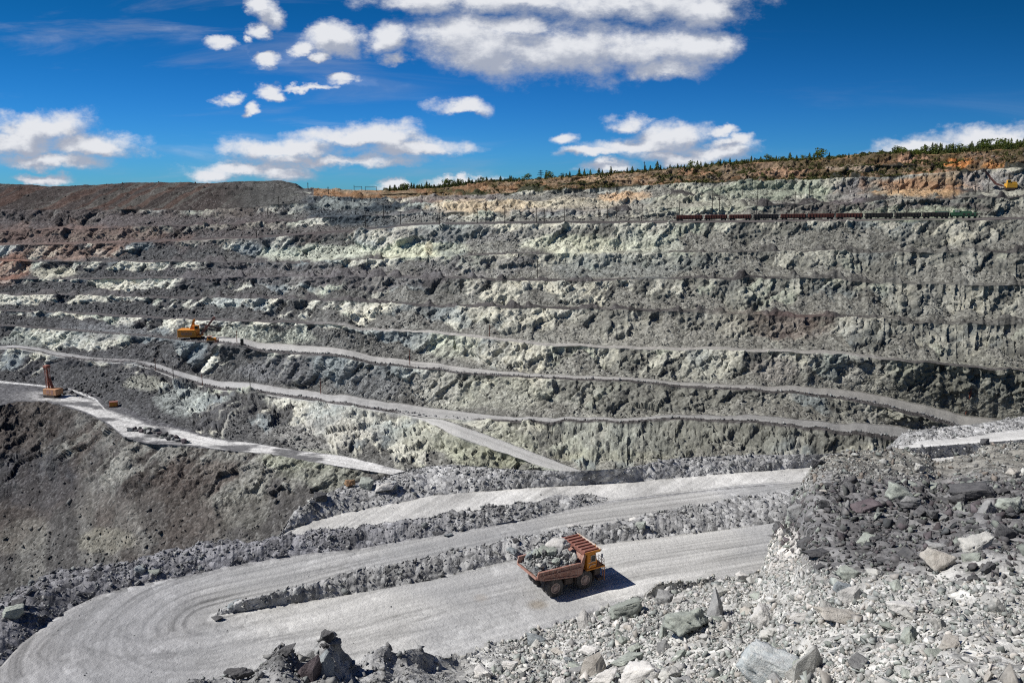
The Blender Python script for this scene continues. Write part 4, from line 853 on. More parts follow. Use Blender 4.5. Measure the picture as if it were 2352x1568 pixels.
HEROES = [
 (1762,1512,104,96,'veined','large pale blue boulder laced with white veins at the bottom edge','b'), (1854,1514,64,82,'pale','tall pointed grey slab beside the veined boulder, dark shadow on its right','p'),
 (1651,1408,54,74,'grey','tall block with a dark shaded face above the large green boulder','p'), (1670,1383,42,30,'pale','square grey block tucked behind the tall dark faced block','b'),
 (1597,1455,92,64,'green','large rounded pale green boulder right of the white rubble','b'), (1767,1425,56,46,'white','smooth pinkish white boulder above the veined boulder','b'),
 (1841,1418,44,36,'white','brightest chalk white rock right of the pinkish boulder','b'), (1925,1406,84,46,'tan','long pinkish slab lying right of the chalk white rock','s'),
 (2071,1398,58,34,'white','rough white lump alone in the fine pale rubble','b'), (2163,1298,62,40,'tan','cream outcrop at the lower edge of the dark rubble','b'),
 (2251,1263,64,44,'pale','grey domed outcrop right of the cream outcrop','b'), (1881,1274,56,22,'dark','long dark flat rock on grey dust left of the dark rubble','s'),
 (1878,1301,32,14,'dark','small dark flat rock just under the long dark one','s'), (1952,1316,42,26,'green','green rock leaning below the long dark flat rock','b'),
 (1935,1347,30,30,'blue','rounded blue grey rock with pale bands','b'), (1958,1360,50,38,'white','pale pointed rock touching the banded blue grey one','p'),
 (1706,1324,24,16,'blue','small blue stone on the gravel shoulder of the road','b'), (1710,1352,32,28,'white','white rock with a black right side near the road shoulder','b'),
 (1975,1524,48,24,'grey','flat grey slab with a shadow gap under it','s'), (2113,1542,44,32,'white','pale block low in the fine rubble at bottom right','b'),
 (2068,1132,58,46,'green','big dark boulder with a pale green face on top of the dark heap','b'), (2238,1133,76,52,'dark','wide dark slab boulder at the right of the dark heap','s'),
 (1992,1160,62,28,'purple','low dark purple boulder left of the green faced one','s'), (2119,1072,32,24,'pale','pale cracked rock on the brown ridge','b'),
 (2269,1010,20,16,'dark','dark stone standing alone on the ridge beside the pale ramp','b'), (2330,1078,28,20,'tan','tan rock near the right edge of the ridge','b'),
 (1881,1062,30,26,'dark','dark green block on the top left corner of the ridge','b'), (1824,1187,36,44,'green','green face of rock jutting from the bank over the haul road','b'),
 (2335,1158,52,42,'green','pale green boulder at the right edge behind the dark heap','b'), (1895,1146,18,12,'tan','small tan stone at the left tip of the dark heap','b'),
 (1273,1424,20,26,'dark','dark upright stone nearest the haul road, shadow on its right','p'), (1343,1422,34,54,'white','long pinkish white rock leaning against a gravel mound','p'),
 (1443,1416,72,36,'green','broad green boulder half buried above the white rubble','b'), (1392,1388,15,24,'pale','small sharp grey spike standing on the rubble edge','p'),
 (1528,1382,36,34,'grey','dark grey square block at the rubble edge by the road','b'), (1563,1391,28,26,'white','white rock with a dark side next to the grey square block','b'),
 (1228,1456,50,34,'blue','blue green boulder at the left tip of the rubble','b'), (1171,1510,34,26,'white','white rock with a grey top left in the gravel','b'),
 (1110,1533,38,28,'white','farthest left white rock in the gravel with a brown shadow side','b'), (1351,1491,38,28,'white','white block with a dark underside above the tilted slab','b'),
 (1364,1514,52,52,'tan','big tilted tan slab pointing up to the right','p'), (1389,1541,52,46,'white','pale faceted boulder right below the tilted tan slab','b'),
 (1446,1510,74,30,'green','long dark green slab behind the huge white boulder','s'), (1471,1545,84,54,'white','huge white boulder at the bottom edge, widest of the pale ones','b'),
 (1535,1540,42,38,'pale','pale block right of the huge white boulder','b'), (1527,1490,28,32,'grey','grey pointed stone above the huge white boulder','p'),
 (1321,1521,36,20,'green','green block left of the tilted tan slab','b'), (1253,1521,22,19,'grey','small grey stone in the gravel left of the green block','b'),
 (1305,1500,22,20,'blue','small blue grey cube above the green block','b'), (1207,1558,46,28,'white','pale rock cut by the bottom edge of the picture','b'),
 (1387,1461,20,16,'white','small bright white stone under the broad green boulder','b'), (1441,1452,28,24,'white','white pointed stone below the broad green boulder','p'),
 (752,1462,28,26,'dark','upper stone of the stack on the dark near heap','b'), (772,1476,28,18,'grey','right hand stone of the stack on the dark near heap','b'), (742,1480,18,16,'dark','left hand stone of the stack on the dark near heap','b'),
 (713,1532,52,66,'purple','large dark purple slab leaning on the near heap','p'), (742,1520,44,54,'blue','blue green slab beside the dark purple one on the near heap','p'), (655,1490,40,30,'dark','dark block forming the left peak of the near heap','b'), (545,1553,56,30,'dark','dark rock at the bottom edge of the near heap','b'),
 (540,1396,30,24,'blue','blue boulder at the tip of the island berm','b'), (500,1419,24,14,'dark','dark stone lying on the hairpin road','b'),
 (882,1117,54,28,'white','long white boulder on the far road edge','b'), (842,1113,32,28,'green','green boulder touching the long white one','b'), (806,1109,24,24,'orange','rust orange boulder on the far road edge','b'), (735,1143,30,22,'dark','dark boulder left of the rust orange one','b'), (714,1153,28,16,'pale','pale slab under the dark boulder on the far berm','s'), (905,1112,16,22,'blue','small blue boulder right of the long white one','b'),
 (1182,1240,16,18,'dark','upper dark boulder on the berm left of the truck','b'), (1178,1264,25,24,'blue','dark blue boulder on the berm at the truck tail','b'), (1314,1209,38,15,'white','white slab lying on the berm behind the truck','s'), (1472,1206,28,20,'green','green boulder on the berm right of the truck','b'), (1456,1193,20,14,'white','white stone beside the green boulder on the berm','b'),
 (28,1405,34,26,'green','pale green boulder at the left edge of the outer berm','b'), (352,1314,24,16,'green','flat green stone at the foot of the outer berm','s'), (320,1308,24,14,'blue','blue green stone at the foot of the outer berm','b'), (40,1392,26,18,'dark','dark boulder above the pale green one at left','b'), (1030,1228,20,10,'blue','blue stones slab on the upper road edge','s')]
for h in HEROES:
    kd = ('mound', 'cut') if (h[0] > 1050 and h[1] > 1340 and h[0] > 1180) or h[0] > 1770 or h[1] > 1440 else None
    if h[0] < 1750 and h[1] < 1430 and h[0] < 1250: kd = ('berm', 'loop', 'loop2')
    hero(h[0], h[1], h[2], h[3], h[4], h[5], h[6], kd)
CN = {'dark': 'dark', 'green': 'green', 'grey': 'grey', 'tan': 'tan', 'white': 'white', 'pale': 'pale grey'}
ZN = {'pale rubble': 'in the pale rubble', 'dark rubble': 'in the dark rubble heap', 'ridge rubble': 'on the brown ridge', 'grey gravel bank': 'on the gravel bank', 'berm': 'on the road berm', 'road': 'on the road', 'scree': 'on the far bench', 'slope': 'on the left slope', 'bench road edge': 'along the bench road', 'drill bench': 'on the drilling bench'}
for k, (x, y, w) in enumerate(PILE):
    third = 'left' if x < 340 else 'middle' if x < 390 else 'right'
    hero(x, y, w, w * .8, ('dark', 'grey', 'dark', 'green', 'dark', 'purple')[k % 6], f"{('dark', 'grey', 'dark', 'green', 'dark', 'purple')[k % 6]} block in the {third} third of the heap beside the pale bench track", 's' if k % 3 == 0 else 'b', ('drill',)); HERO_PX.pop()
    bpy.context.scene.collection.objects[-1]['group'] = 'rock heap on the drilling bench'
for k, (x, y, w) in enumerate(DPILE):
    hero(x, y, w, w * .8, 'dark', f"dark block in the row of rubble right of the drill rig, {'near the rig' if k < 3 else 'in its middle' if k < 6 else 'by the track bend'}", 'b', ('drill',)); HERO_PX.pop()
    bpy.context.scene.collection.objects[-1]['group'] = 'rubble row beside the drill rig'
seen = {}
for (p, s, c, zone, x, y) in AUTO:
    k = cls_of(c); hx, hy, hl = min(HERO_PX, key=lambda q: (q[0] - x) ** 2 + ((q[1] - y) * 1.6) ** 2)
    side = ('left of' if x < hx - 14 else 'right of' if x > hx + 14 else 'above' if y < hy else 'below')
    short = hl.split(' at ')[0].split(' beside ')[0].split(' on ')[0].split(' in ')[0].split(' with ')[0].split(' above ')[0].split(' right of')[0].split(' left of')[0].split(' near ')[0].split(' lying ')[0].split(' of the stack')[0]
    base_l = f"{CN[k]} rock {ZN[zone]}, {side} the {short}"
    sz = 'large' if s > 1.7 else 'medium' if s > .95 else 'small'
    short = " ".join(short.split()[:5]); lb = f"{sz} {CN[k]} rock {ZN[zone]}, {side} the {short}"; lb = " ".join(lb.split()[:16])
    seen.setdefault(lb, []).append(1)
    form = 'b' if rr.random() < .7 else 's'
    boulder(Vector(p) + Vector((0, 0, s * .16)), (s, s * (.7 + .3 * rr.random()), s * (.5 + .35 * rr.random())), k, lb, lb if False else f'{CN[k]} rocks {ZN[zone]}', form)
print('rocks', round(time.time() - T0, 1), 'thr', thr)
# ------------------------------------------------------------------ machines
class MB:
    def __init__(s): s.bm = bmesh.new()
    def box(s, a, b, rot=None, piv=(0, 0, 0), tap=None):
        v = [Vector((x, y, z)) for x in (a[0], b[0]) for y in (a[1], b[1]) for z in (a[2], b[2])]
        if tap: v = [Vector((q.x * (tap[0] if q.z > a[2] + 1e-6 else 1), q.y * (tap[1] if q.z > a[2] + 1e-6 else 1), q.z)) for q in v]
        if rot is not None:
            M = Euler(rot).to_matrix(); v = [M @ (q - Vector(piv)) + Vector(piv) for q in v]
        w = [s.bm.verts.new(q) for q in v]
        for f in ((0,1,3,2),(4,6,7,5),(0,4,5,1),(2,3,7,6),(0,2,6,4),(1,5,7,3)): s.bm.faces.new([w[i] for i in f])
        return s
    def prism(s, poly, y0, y1, ax='y'):
        """extrude polygon in (x, z) from y0 to y1"""
        P_ = (lambda p, y: Vector((p[0], y, p[1]))) if ax == 'y' else (lambda p, x: Vector((x, p[0], p[1]))) if ax == 'x' else (lambda p, z: Vector((p[0], p[1], z)))
        a = [s.bm.verts.new(P_(p, y0)) for p in poly]; b = [s.bm.verts.new(P_(p, y1)) for p in poly]; n = len(poly)
        s.bm.faces.new(a); s.bm.faces.new(b[::-1])
        for i in range(n): s.bm.faces.new((a[i], b[i], b[(i + 1) % n], a[(i + 1) % n]))
        return s
    def quad(s, *p):
        s.bm.faces.new([s.bm.verts.new(Vector(q)) for q in p]); return s
    def slab(s, pts_, th):
        """a plate of thickness th on the underside of a 3D polygon"""
        p = [Vector(q) for q in pts_]; n = (p[1] - p[0]).cross(p[2] - p[0]).normalized() * th
        a = [s.bm.verts.new(q) for q in p]; b = [s.bm.verts.new(q - n) for q in p]; k = len(p)
        s.bm.faces.new(a); s.bm.faces.new(b[::-1])
        for i in range(k): s.bm.faces.new((a[i], b[i], b[(i + 1) % k], a[(i + 1) % k]))
        return s
    def tube(s, a, b, r, n=8, r2=None):
        a, b = Vector(a), Vector(b); d = (b - a).normalized(); u = d.orthogonal().normalized(); w = d.cross(u); r2 = r if r2 is None else r2
        A = [s.bm.verts.new(a + (u * math.cos(t) + w * math.sin(t)) * r) for t in [6.28319 * i / n for i in range(n)]]
        B = [s.bm.verts.new(b + (u * math.cos(t) + w * math.sin(t)) * r2) for t in [6.28319 * i / n for i in range(n)]]
        s.bm.faces.new(A[::-1]); s.bm.faces.new(B)
        for i in range(n): s.bm.faces.new((A[i], A[(i + 1) % n], B[(i + 1) % n], B[i]))
        return s
    def lathe(s, prof, n=36, c=(0, 0, 0), ax='y', tread=0):
        """revolve (r, h) pairs about the y axis"""
        rings = []
        for k, (r, h) in enumerate(prof):
            ring = []
            for i in range(n):
                t = 6.28319 * i / n; q = r
                if tread and 2 <= k < len(prof) - 2 and (i + (1 if h > 0 else 0)) % 2: q = r - tread
                ring.append(s.bm.verts.new(Vector(c) + (Vector((q * math.cos(t), h, q * math.sin(t))) if ax == 'y' else Vector((q * math.cos(t), q * math.sin(t), h)))))
            rings.append(ring)
        for a, b in zip(rings, rings[1:]):
            for i in range(n): s.bm.faces.new((a[i], a[(i + 1) % n], b[(i + 1) % n], b[i]))
        s.bm.faces.new(rings[0][::-1]); s.bm.faces.new(rings[-1])
        return s
    def obj(s, name, mat, parent=None, bevel=0.0, label=None):
        bmesh.ops.recalc_face_normals(s.bm, faces=s.bm.faces)
        if bevel: bmesh.ops.bevel(s.bm, geom=s.bm.edges[:], offset=bevel, segments=1, affect='EDGES', clamp_overlap=True)
        me = bpy.data.meshes.new(name); s.bm.to_mesh(me); s.bm.free(); me.materials.append(mat)
        o = link(me, name, parent)
        if label: o['label'] = label
        return o
def thing(name, label, cat, loc=(0, 0, 0), rz=0, group=None):
    o = bpy.data.objects.new(name, None); C.objects.link(o); o.location = loc; o.rotation_euler = (0, 0, rz); o.empty_display_size = 1
    return tag(o, label, cat, group)
def copy_tree(o, parent=None):
    c = o.copy(); C.objects.link(c)
    if parent is not None: c.parent = parent
    for ch in [q for q in bpy.data.objects if q.parent == o]: copy_tree(ch, c)
    return c
def paint(name, c1, c2, dust=(.36, .35, .33), amt=.5, rough=.62, sc=1.3):
    """weathered machine paint: two tones of worn colour under patches of rock dust"""
    m, t, b = new_mat(name, rough, .3)
    tcd = N(t, 'ShaderNodeTexCoord')
    n1_ = N(t, 'ShaderNodeTexNoise', i={'Scale': sc, 'Detail': 7.0, 'Roughness': .68}); L(t, tcd.outputs['Object'], n1_.inputs['Vector'])
    st = N(t, 'ShaderNodeMapping'); st.inputs['Scale'].default_value = (2.2, 2.2, .5); L(t, tcd.outputs['Object'], st.inputs['Vector'])
    n2_ = N(t, 'ShaderNodeTexNoise', i={'Scale': 1.6, 'Detail': 6.0, 'Roughness': .7}); L(t, st.outputs[0], n2_.inputs['Vector'])
    r1 = N(t, 'ShaderNodeMapRange', i={1: .38, 2: .62}); L(t, n1_.outputs['Fac'], r1.inputs[0])
    a = N(t, 'ShaderNodeMix', data_type='RGBA'); L(t, r1.outputs[0], a.inputs[0]); a.inputs[6].default_value = (*c1, 1); a.inputs[7].default_value = (*c2, 1)
    r2 = N(t, 'ShaderNodeMapRange', i={1: .42, 2: .72, 3: 0, 4: amt}); L(t, n2_.outputs['Fac'], r2.inputs[0])
    d = N(t, 'ShaderNodeMix', data_type='RGBA'); L(t, r2.outputs[0], d.inputs[0]); L(t, a.outputs[2], d.inputs[6]); d.inputs[7].default_value = (*dust, 1)
    L(t, d.outputs[2], b.inputs['Base Color'])
    bp = N(t, 'ShaderNodeBump', i={'Strength': .25, 'Distance': .04}); L(t, n1_.outputs['Fac'], bp.inputs['Height']); L(t, bp.outputs[0], b.inputs['Normal'])
    return m
M_BODY = paint('worn_red_brown_paint', (.25, .11, .08), (.35, .18, .14), (.43, .33, .28), .85)
M_CANOPY = paint('rust_red_paint', (.17, .055, .038), (.25, .10, .075), (.33, .24, .2), .55)
M_ORANGE = paint('orange_paint', (.60, .20, .018), (.66, .27, .03), (.33, .20, .09), .45)
M_EDGE = paint('worn_pale_steel', (.50, .40, .33), (.58, .50, .42), (.45, .42, .38), .5)
M_DARK = paint('dark_chassis', (.028, .022, .02), (.055, .04, .034), (.16, .12, .10), .5)
M_TYRE = paint('dusty_tyre', (.035, .033, .033), (.055, .052, .05), (.17, .16, .155), .7, .9, 2.0)
M_RIM = paint('dusty_rim', (.28, .2, .17), (.38, .3, .27), (.44, .39, .36), .6)
M_BLUE = paint('blue_paint', (.03, .09, .25), (.05, .12, .3), amt=.2)
M_GLASS, _t, _b = new_mat('dark_glass', .08, .5); _b.inputs['Base Color'].default_value = (.012, .016, .018, 1)
M_STEELD = paint('dark_steel', (.03, .028, .027), (.06, .05, .045), (.14, .12, .11), .3)

def px_ground(x, y, z=ROAD):
    d = px_dir(x, y); k = z / d[2]; return Vector((d[0] * k, d[1] * k, z + CAMZ))
TS = .955
HEAD = R(28.5)
tr = thing('dump_truck', 'large red brown mining dump truck with orange cab, loaded with rock, on the haul road', 'dump truck')
g0 = px_ground(1276, 1372)
# local axes: x forward, y left, z up; origin on the ground under the rear axle
side = Vector((math.sin(HEAD), -math.cos(HEAD), 0))
tr.location = g0 - side * (2.95 * TS); tr.location.z = g0.z + .02; tr.rotation_euler = (0, 0, HEAD); tr.scale = (TS,) * 3
WR = 1.50
def wheel(x, y, w, out):
    prof = [(.52, -w / 2 + .1), (.95, -w / 2), (1.28, -w / 2 + .02), (1.46, -w / 2 + .13), (WR, -w / 4), (WR, 0.001), (WR, w / 4), (1.46, w / 2 - .13), (1.28, w / 2 - .02), (.95, w / 2), (.52, w / 2 - .1)]
    r = MB(); s = 1 if out > 0 else -1
    r.lathe([(.3, -.02), (.74, -.02), (.80, .02), (.80, .10), (.70, .12), (.62, -.04), (.40, -.06), (.36, .14), (.2, .2), (.02, .2)] if s > 0 else [(.02, -.2), (.2, -.2), (.36, -.14), (.40, .06), (.62, .04), (.70, -.12), (.80, -.10), (.80, -.02), (.74, .02), (.3, .02)], 30, (0, s * (w / 2 - .06), 0))
    for i in range(12):
        t = 6.28319 * i / 12; r.tube((.52 * math.cos(t), s * (w / 2 - .16), .52 * math.sin(t)), (.52 * math.cos(t), s * (w / 2 - .02), .52 * math.sin(t)), .045, 6)
    o = r.obj('wheel', M_RIM, tr); o.location = (x, y, WR)
    MB().lathe(prof, 44, tread=.05).obj('tyre', M_TYRE, o)
    return o
for y, out in ((-2.50, -1), (-1.50, -1), (1.50, 1), (2.50, 1)): wheel(0, y, .86, out)
for y, out in ((-2.45, -1), (2.45, 1)): wheel(5.25, y, .92, out)
ch = MB()
for y in (-.75, .75): ch.box((-1.2, y - .22, 1.55), (7.3, y + .22, 2.35))
ch.box((-.5, -2.0, 1.05), (.5, 2.0, 1.95)); ch.box((4.9, -2.0, 1.15), (5.6, 2.0, 1.8)); ch.box((1.2, -.75, 1.4), (4.4, .75, 2.7)); ch.box((5.0, -1.5, 1.5), (7.4, 1.5, 3.0))
ch.tube((.6, -1.1, 1.7), (2.6, -1.1, 3.2), .2); ch.tube((.6, 1.1, 1.7), (2.6, 1.1, 3.2), .2); ch.tube((-.2, -1.0, 1.9), (-.6, -1.0, 3.2), .2); ch.tube((-.2, 1.0, 1.9), (-.6, 1.0, 3.2), .2)
ch.obj('chassis', M_DARK, tr, .03)
MB().box((1.75, -2.75, 1.35), (3.3, -1.2, 2.45)).obj('fuel_tank', M_DARK, tr, .12)
MB().box((1.75, 1.2, 1.35), (3.3, 2.75, 2.45)).obj('hydraulic_tank', M_DARK, tr, .12)
fe = MB()
for y0, y1 in ((-2.98, -1.95), (1.95, 2.98)):
    fe.prism([(3.45, 1.35), (3.52, 1.35), (3.62, 2.9), (3.56, 2.9)], y0, y1); fe.prism([(6.75, 1.0), (6.82, 1.0), (6.98, 3.0), (6.9, 3.0)], y0, y1)
fe.obj('mudguard', M_DARK, tr)
# dump body: open tray with sloping floor, raised front wall and a ribbed canopy reaching over the cab
HW = 3.05
by = MB()
fl_ = [(-3.25, 3.72), (-2.2, 3.30), (3.75, 2.55), (4.45, 2.9), (4.95, 5.05), (5.25, 5.95)]     # inner floor line, tail to canopy
for (x0, z0), (x1, z1) in zip(fl_[:-1], fl_[1:]):
    wt_ = 2.86
    by.prism([(x0, z0), (x1, z1), (x1, z1 - .14), (x0, z0 - .14)], -wt_, wt_)
rim = [(-3.0, 4.72), (4.30, 4.62), (4.86, 5.92), (5.12, 5.92)]
bot = [(-3.25, 3.62), (-2.2, 3.2), (3.75, 2.42), (4.62, 2.62), (5.12, 4.9)]
for s in (-1, 1):
    poly = [(-3.25, 3.62), (-2.2, 3.2), (3.75, 2.42), (4.62, 2.7), (5.30, 5.92), (4.86, 5.92), (4.30, 4.62), (-3.0, 4.72)]
    by.prism(poly, s * (HW - .16), s * HW)
by.obj('dump_body', M_BODY, tr)
rb = MB()
for s in (-1, 1):
    y = s * (HW + .07)
    for (a, b_) in (((-3.02, 4.60), (4.28, 4.50)), ((-2.6, 4.02), (4.4, 3.75)), ((-2.0, 3.35), (3.7, 2.62))): rb.prism([(a[0], a[1] - .11), (b_[0], b_[1] - .11), (b_[0], b_[1] + .11), (a[0], a[1] + .11)], min(y - .1 * s, y + .08 * s) , max(y - .1 * s, y + .08 * s))
    for x in (-2.3, .1, 2.5): rb.box((x - .1, y - .08, 3.3 - x * .1), (x + .1, y + .09, 4.6))
    rb.prism([(4.28, 4.5), (4.45, 4.5), (5.0, 5.85), (4.83, 5.85)], min(y - .1 * s, y + .08 * s), max(y - .1 * s, y + .08 * s))
rb.obj('body_rib', M_BODY, tr)
MB().prism([(-3.36, 3.56), (-3.2, 3.56), (-3.2, 3.80), (-3.36, 3.80)], -2.86, 2.86).obj('tail_lip', M_BODY, tr)
ca = MB(); ca.prism([(4.95, 5.84), (7.85, 5.86), (7.85, 5.96), (4.95, 5.96)], -3.2, 3.2); ca.prism([(4.78, 5.66), (5.02, 5.66), (5.02, 6.04), (4.78, 6.04)], -3.2, 3.2)
canopy = ca.obj('canopy', M_CANOPY, tr)
for k in range(7):
    y = -2.72 + k * 5.44 / 6
    MB().prism([(5.03, 5.963), (7.68, 5.963), (7.6, 6.17), (5.1, 6.17)], y - .15, y + .15).obj('canopy_rib', M_CANOPY, canopy, .03)
MB().box((7.69, -3.24, 5.78), (7.93, 3.24, 6.12)).obj('canopy_edge_beam', M_EDGE, canopy, .03)
MB().box((5.0, -3.26, 5.7), (7.72, -3.205, 6.06)).obj('canopy_side_beam', M_ORANGE, canopy)
# deck, cab, cabinets, grille, rails
MB().box((5.35, -3.15, 2.98), (8.7, 3.15, 3.22)).obj('deck', M_ORANGE, tr, .04)
dk = MB(); dk.box((6.9, -1.55, 1.1), (8.0, 1.55, 2.97)); dk.box((6.95, -3.0, 1.9), (7.9, -1.6, 2.97)); dk.box((6.95, 1.6, 1.9), (7.9, 3.0, 2.97)); dk.box((7.6, -2.9, .75), (8.6, 2.9, 1.25)); dk.obj('radiator_housing', M_DARK, tr, .04)
gr_ = MB()
for k in range(9): gr_.box((8.003, -1.4, 1.35 + k * .17), (8.05, 1.4, 1.43 + k * .17))
gr_.obj('grille', M_STEELD, tr)
for y in (-2.4, 2.4): MB().lathe([(.02, 0), (.17, 0), (.17, .08), (.1, .1)], 14, (0, 0, 0)).obj('headlight', M_EDGE, tr).location = (7.95, y, 2.4)
cb = MB(); cb.prism([(5.5, 3.22), (7.15, 3.22), (7.32, 4.1), (7.05, 5.6), (5.5, 5.6)], -3.0, -1.15)
cab_ = cb.obj('cab', M_ORANGE, tr, .06)
MB().box((6.2, -3.03, 4.3), (6.95, -2.985, 5.2)).obj('side_window', M_GLASS, cab_)
fr = MB(); fr.box((6.12, -3.05, 4.22), (6.195, -2.99, 5.28)); fr.box((6.955, -3.05, 4.22), (7.02, -2.99, 5.28)); fr.box((6.195, -3.05, 5.205), (6.955, -2.99, 5.28)); fr.box((6.195, -3.05, 4.22), (6.955, -2.99, 4.295)); fr.obj('window_frame', M_EDGE, cab_)
MB().quad((7.335, -2.85, 4.2), (7.335, -1.3, 4.2), (7.11, -1.3, 5.42), (7.11, -2.85, 5.42)).obj('windscreen', M_GLASS, cab_)
dh = MB(); dh.box((5.72, -3.05, 4.10), (6.2, -2.99, 4.2)); dh.tube((5.75, -3.07, 3.4), (6.1, -3.07, 3.8), .05); dh.tube((6.1, -3.07, 3.8), (7.0, -3.07, 3.8), .05); dh.obj('hand_rail', M_EDGE, cab_)
MB().box((5.6, 1.2, 3.2), (7.2, 2.9, 4.9)).obj('equipment_cabinet', M_BODY, tr, .05)
MB().box((5.7, -.9, 3.2), (7.3, .9, 4.3)).obj('engine_hood', M_DARK, tr, .06)
ra = MB()
for y in (-3.0, -2.3, -1.5): ra.tube((8.6, y, 3.2), (8.6, y, 4.25), .035, 6)
for z in (3.75, 4.23): ra.tube((8.6, -3.0, z), (8.6, -1.5, z), .03, 6)
for x in (7.55, 8.15): ra.tube((x, -3.02, 3.2), (x, -3.02, 4.25), .035, 6)
for z in (3.75, 4.23): ra.tube((7.55, -3.02, z), (8.6, -3.02, z), .03, 6)
for y in (1.5, 2.3, 3.0): ra.tube((8.6, y, 3.2), (8.6, y, 4.25), .035, 6)
for z in (3.75, 4.23): ra.tube((8.6, 1.5, z), (8.6, 3.0, z), .03, 6)
ra.obj('guard_rail', M_CANOPY, tr)
mi_ = MB(); mi_.tube((8.6, -2.2, 3.9), (8.75, -2.2, 4.5), .04, 6); mi_.box((8.7, -2.34, 4.05), (8.8, -2.06, 4.65)); mi_.obj('mirror', M_BLUE, tr)
mi_ = MB(); mi_.tube((8.6, 3.05, 4.2), (8.6, 3.7, 4.3), .035, 6); mi_.box((8.55, 3.6, 3.9), (8.63, 3.85, 4.5)); mi_.obj('mirror', M_DARK, tr)
la = MB()
for y in (-2.95, -2.45): la.tube((8.8, y, .6), (8.72, y, 3.2), .04, 6)
for k in range(8): la.tube((8.79, -2.95, .75 + k * .3), (8.79, -2.45, .75 + k * .3), .03, 6)
la.obj('ladder', M_ORANGE, tr)
ex_ = MB()
for y in (-2.3, 2.0): ex_.tube((7.4, y, 6.12), (7.4, y, 6.55), .05, 6); ex_.tube((7.4, y, 6.12), (7.55, y, 6.3), .03, 6)
ex_.obj('marker_lamp', M_ORANGE, tr)
# the load: a heap of small stone, and every big rock on it a thing of its own
TM = Matrix.Translation(tr.location) @ Matrix.Rotation(HEAD, 4, 'Z') @ Matrix.Scale(TS, 4)
r3 = np.random.default_rng(5)
def heap_z(x, y):
    fx = np.interp(x, [-3.1, -2.2, 3.6, 4.5], [3.74, 3.34, 2.75, 3.0])
    top = np.interp(x, [-3.0, -2.0, -.5, 1.2, 2.6, 3.8, 4.5], [3.95, 4.7, 5.3, 5.55, 5.35, 4.75, 4.2])
    k = np.clip(1 - (np.abs(y) / 2.95) ** 2.2, 0, 1)
    edge_ = np.where(x < -2.2, 3.85, 4.6)
    return np.maximum(fx + .05, np.minimum(edge_, top) + (top - np.minimum(edge_, top)) * k)
gx, gy = np.meshgrid(np.linspace(-3.0, 4.45, 60), np.linspace(-2.85, 2.85, 46), indexing='ij')
hz = heap_z(gx, gy) + (fbm(np.stack([gx.ravel() * 1.3, gy.ravel() * 1.3, gx.ravel() * 0], 1), 3, 5).reshape(gx.shape) - .5) * .5 - .15
hv = np.stack([gx, gy, hz], -1).reshape(-1, 3); hv = np.array([TM @ Vector(v) for v in hv])
ii_ = np.arange(hv.shape[0]).reshape(60, 46)
me = np_mesh('load_gravel', hv, np.stack([ii_[:-1, :-1], ii_[1:, :-1], ii_[1:, 1:], ii_[:-1, 1:]], -1).reshape(-1, 4), np.tile([.13, .133, .13, 1.0], (len(hv), 1)), [MAT_TERRAIN])
tag(link(me), kind='stuff')
n_ = 420; sx_ = r3.uniform(-2.9, 4.2, n_); sy_ = r3.uniform(-2.75, 2.75, n_)
sp_ = np.array([TM @ Vector((a, b, float(heap_z(a, b)) - .08)) for a, b in zip(sx_, sy_)])
stones('load_stones', sp_, r3.uniform(.18, .55, n_), pick('grey', n_, r3), MAT_STONE, r3)
def load_rock(x, y, dims, kind, label, form='b', group='rocks loaded on the truck', dzz=0.0):
    p = TM @ Vector((x, y, float(heap_z(x, y)) + dims[2] * .18 + dzz))
    return boulder(p, dims, kind, label, group, form, (r3.normal(0, .35), r3.normal(0, .35), HEAD + r3.normal(0, .6)), r3)
b0 = boulder(TM @ Vector((2.45, .75, 6.3)), (3.5, 2.9, 2.6), 'white', 'huge rounded pale grey boulder on top of the truck load against the front wall', 'rocks loaded on the truck', 'b', (-.25, -.12, HEAD + 2.2), np.random.default_rng(77))
load_rock(.9, -2.0, (1.7, 1.1, .95), 'green', 'pale green slab rock on the near side of the truck load')
load_rock(-.2, -2.1, (1.5, .7, .8), 'purple', 'dark purple long rock beside the pale green slab on the truck', 's')
load_rock(3.2, -1.9, (1.2, .9, .9), 'white', 'white rock in the front near corner of the truck load')
load_rock(-1.2, 1.9, (1.1, .9, 1.1), 'green', 'green rock standing at the back of the truck load')
load_rock(2.0, -.6, (1.0, .8, .7), 'tan', 'yellowish rock just under the huge boulder on the truck')
CL = ['grey', 'green', 'blue', 'grey', 'dark', 'pale', 'grey', 'green']
for k in range(38):
    x = -2.5 + 6.2 * ((k * .618) % 1); y = -2.3 + 4.6 * ((k * .382 + .1 * (k % 3)) % 1); s = r3.uniform(1.0, 1.95); kk_ = CL[k % 8]
    if (x - 2.5) ** 2 + (y - .8) ** 2 < 2.2: continue
    part_ = 'tail' if x < -.9 else 'middle' if x < 1.6 else 'front'
    sd_ = 'near side' if y < -.8 else 'far side' if y > .8 else 'centre'
    load_rock(x, y, (s, s * .75, s * .65), kk_, f"{'large' if s > 1.45 else 'small'} {kk_ if kk_ != 'blue' else 'blue grey'} rock at the {sd_} of the {part_} of the truck load", dzz=.22)

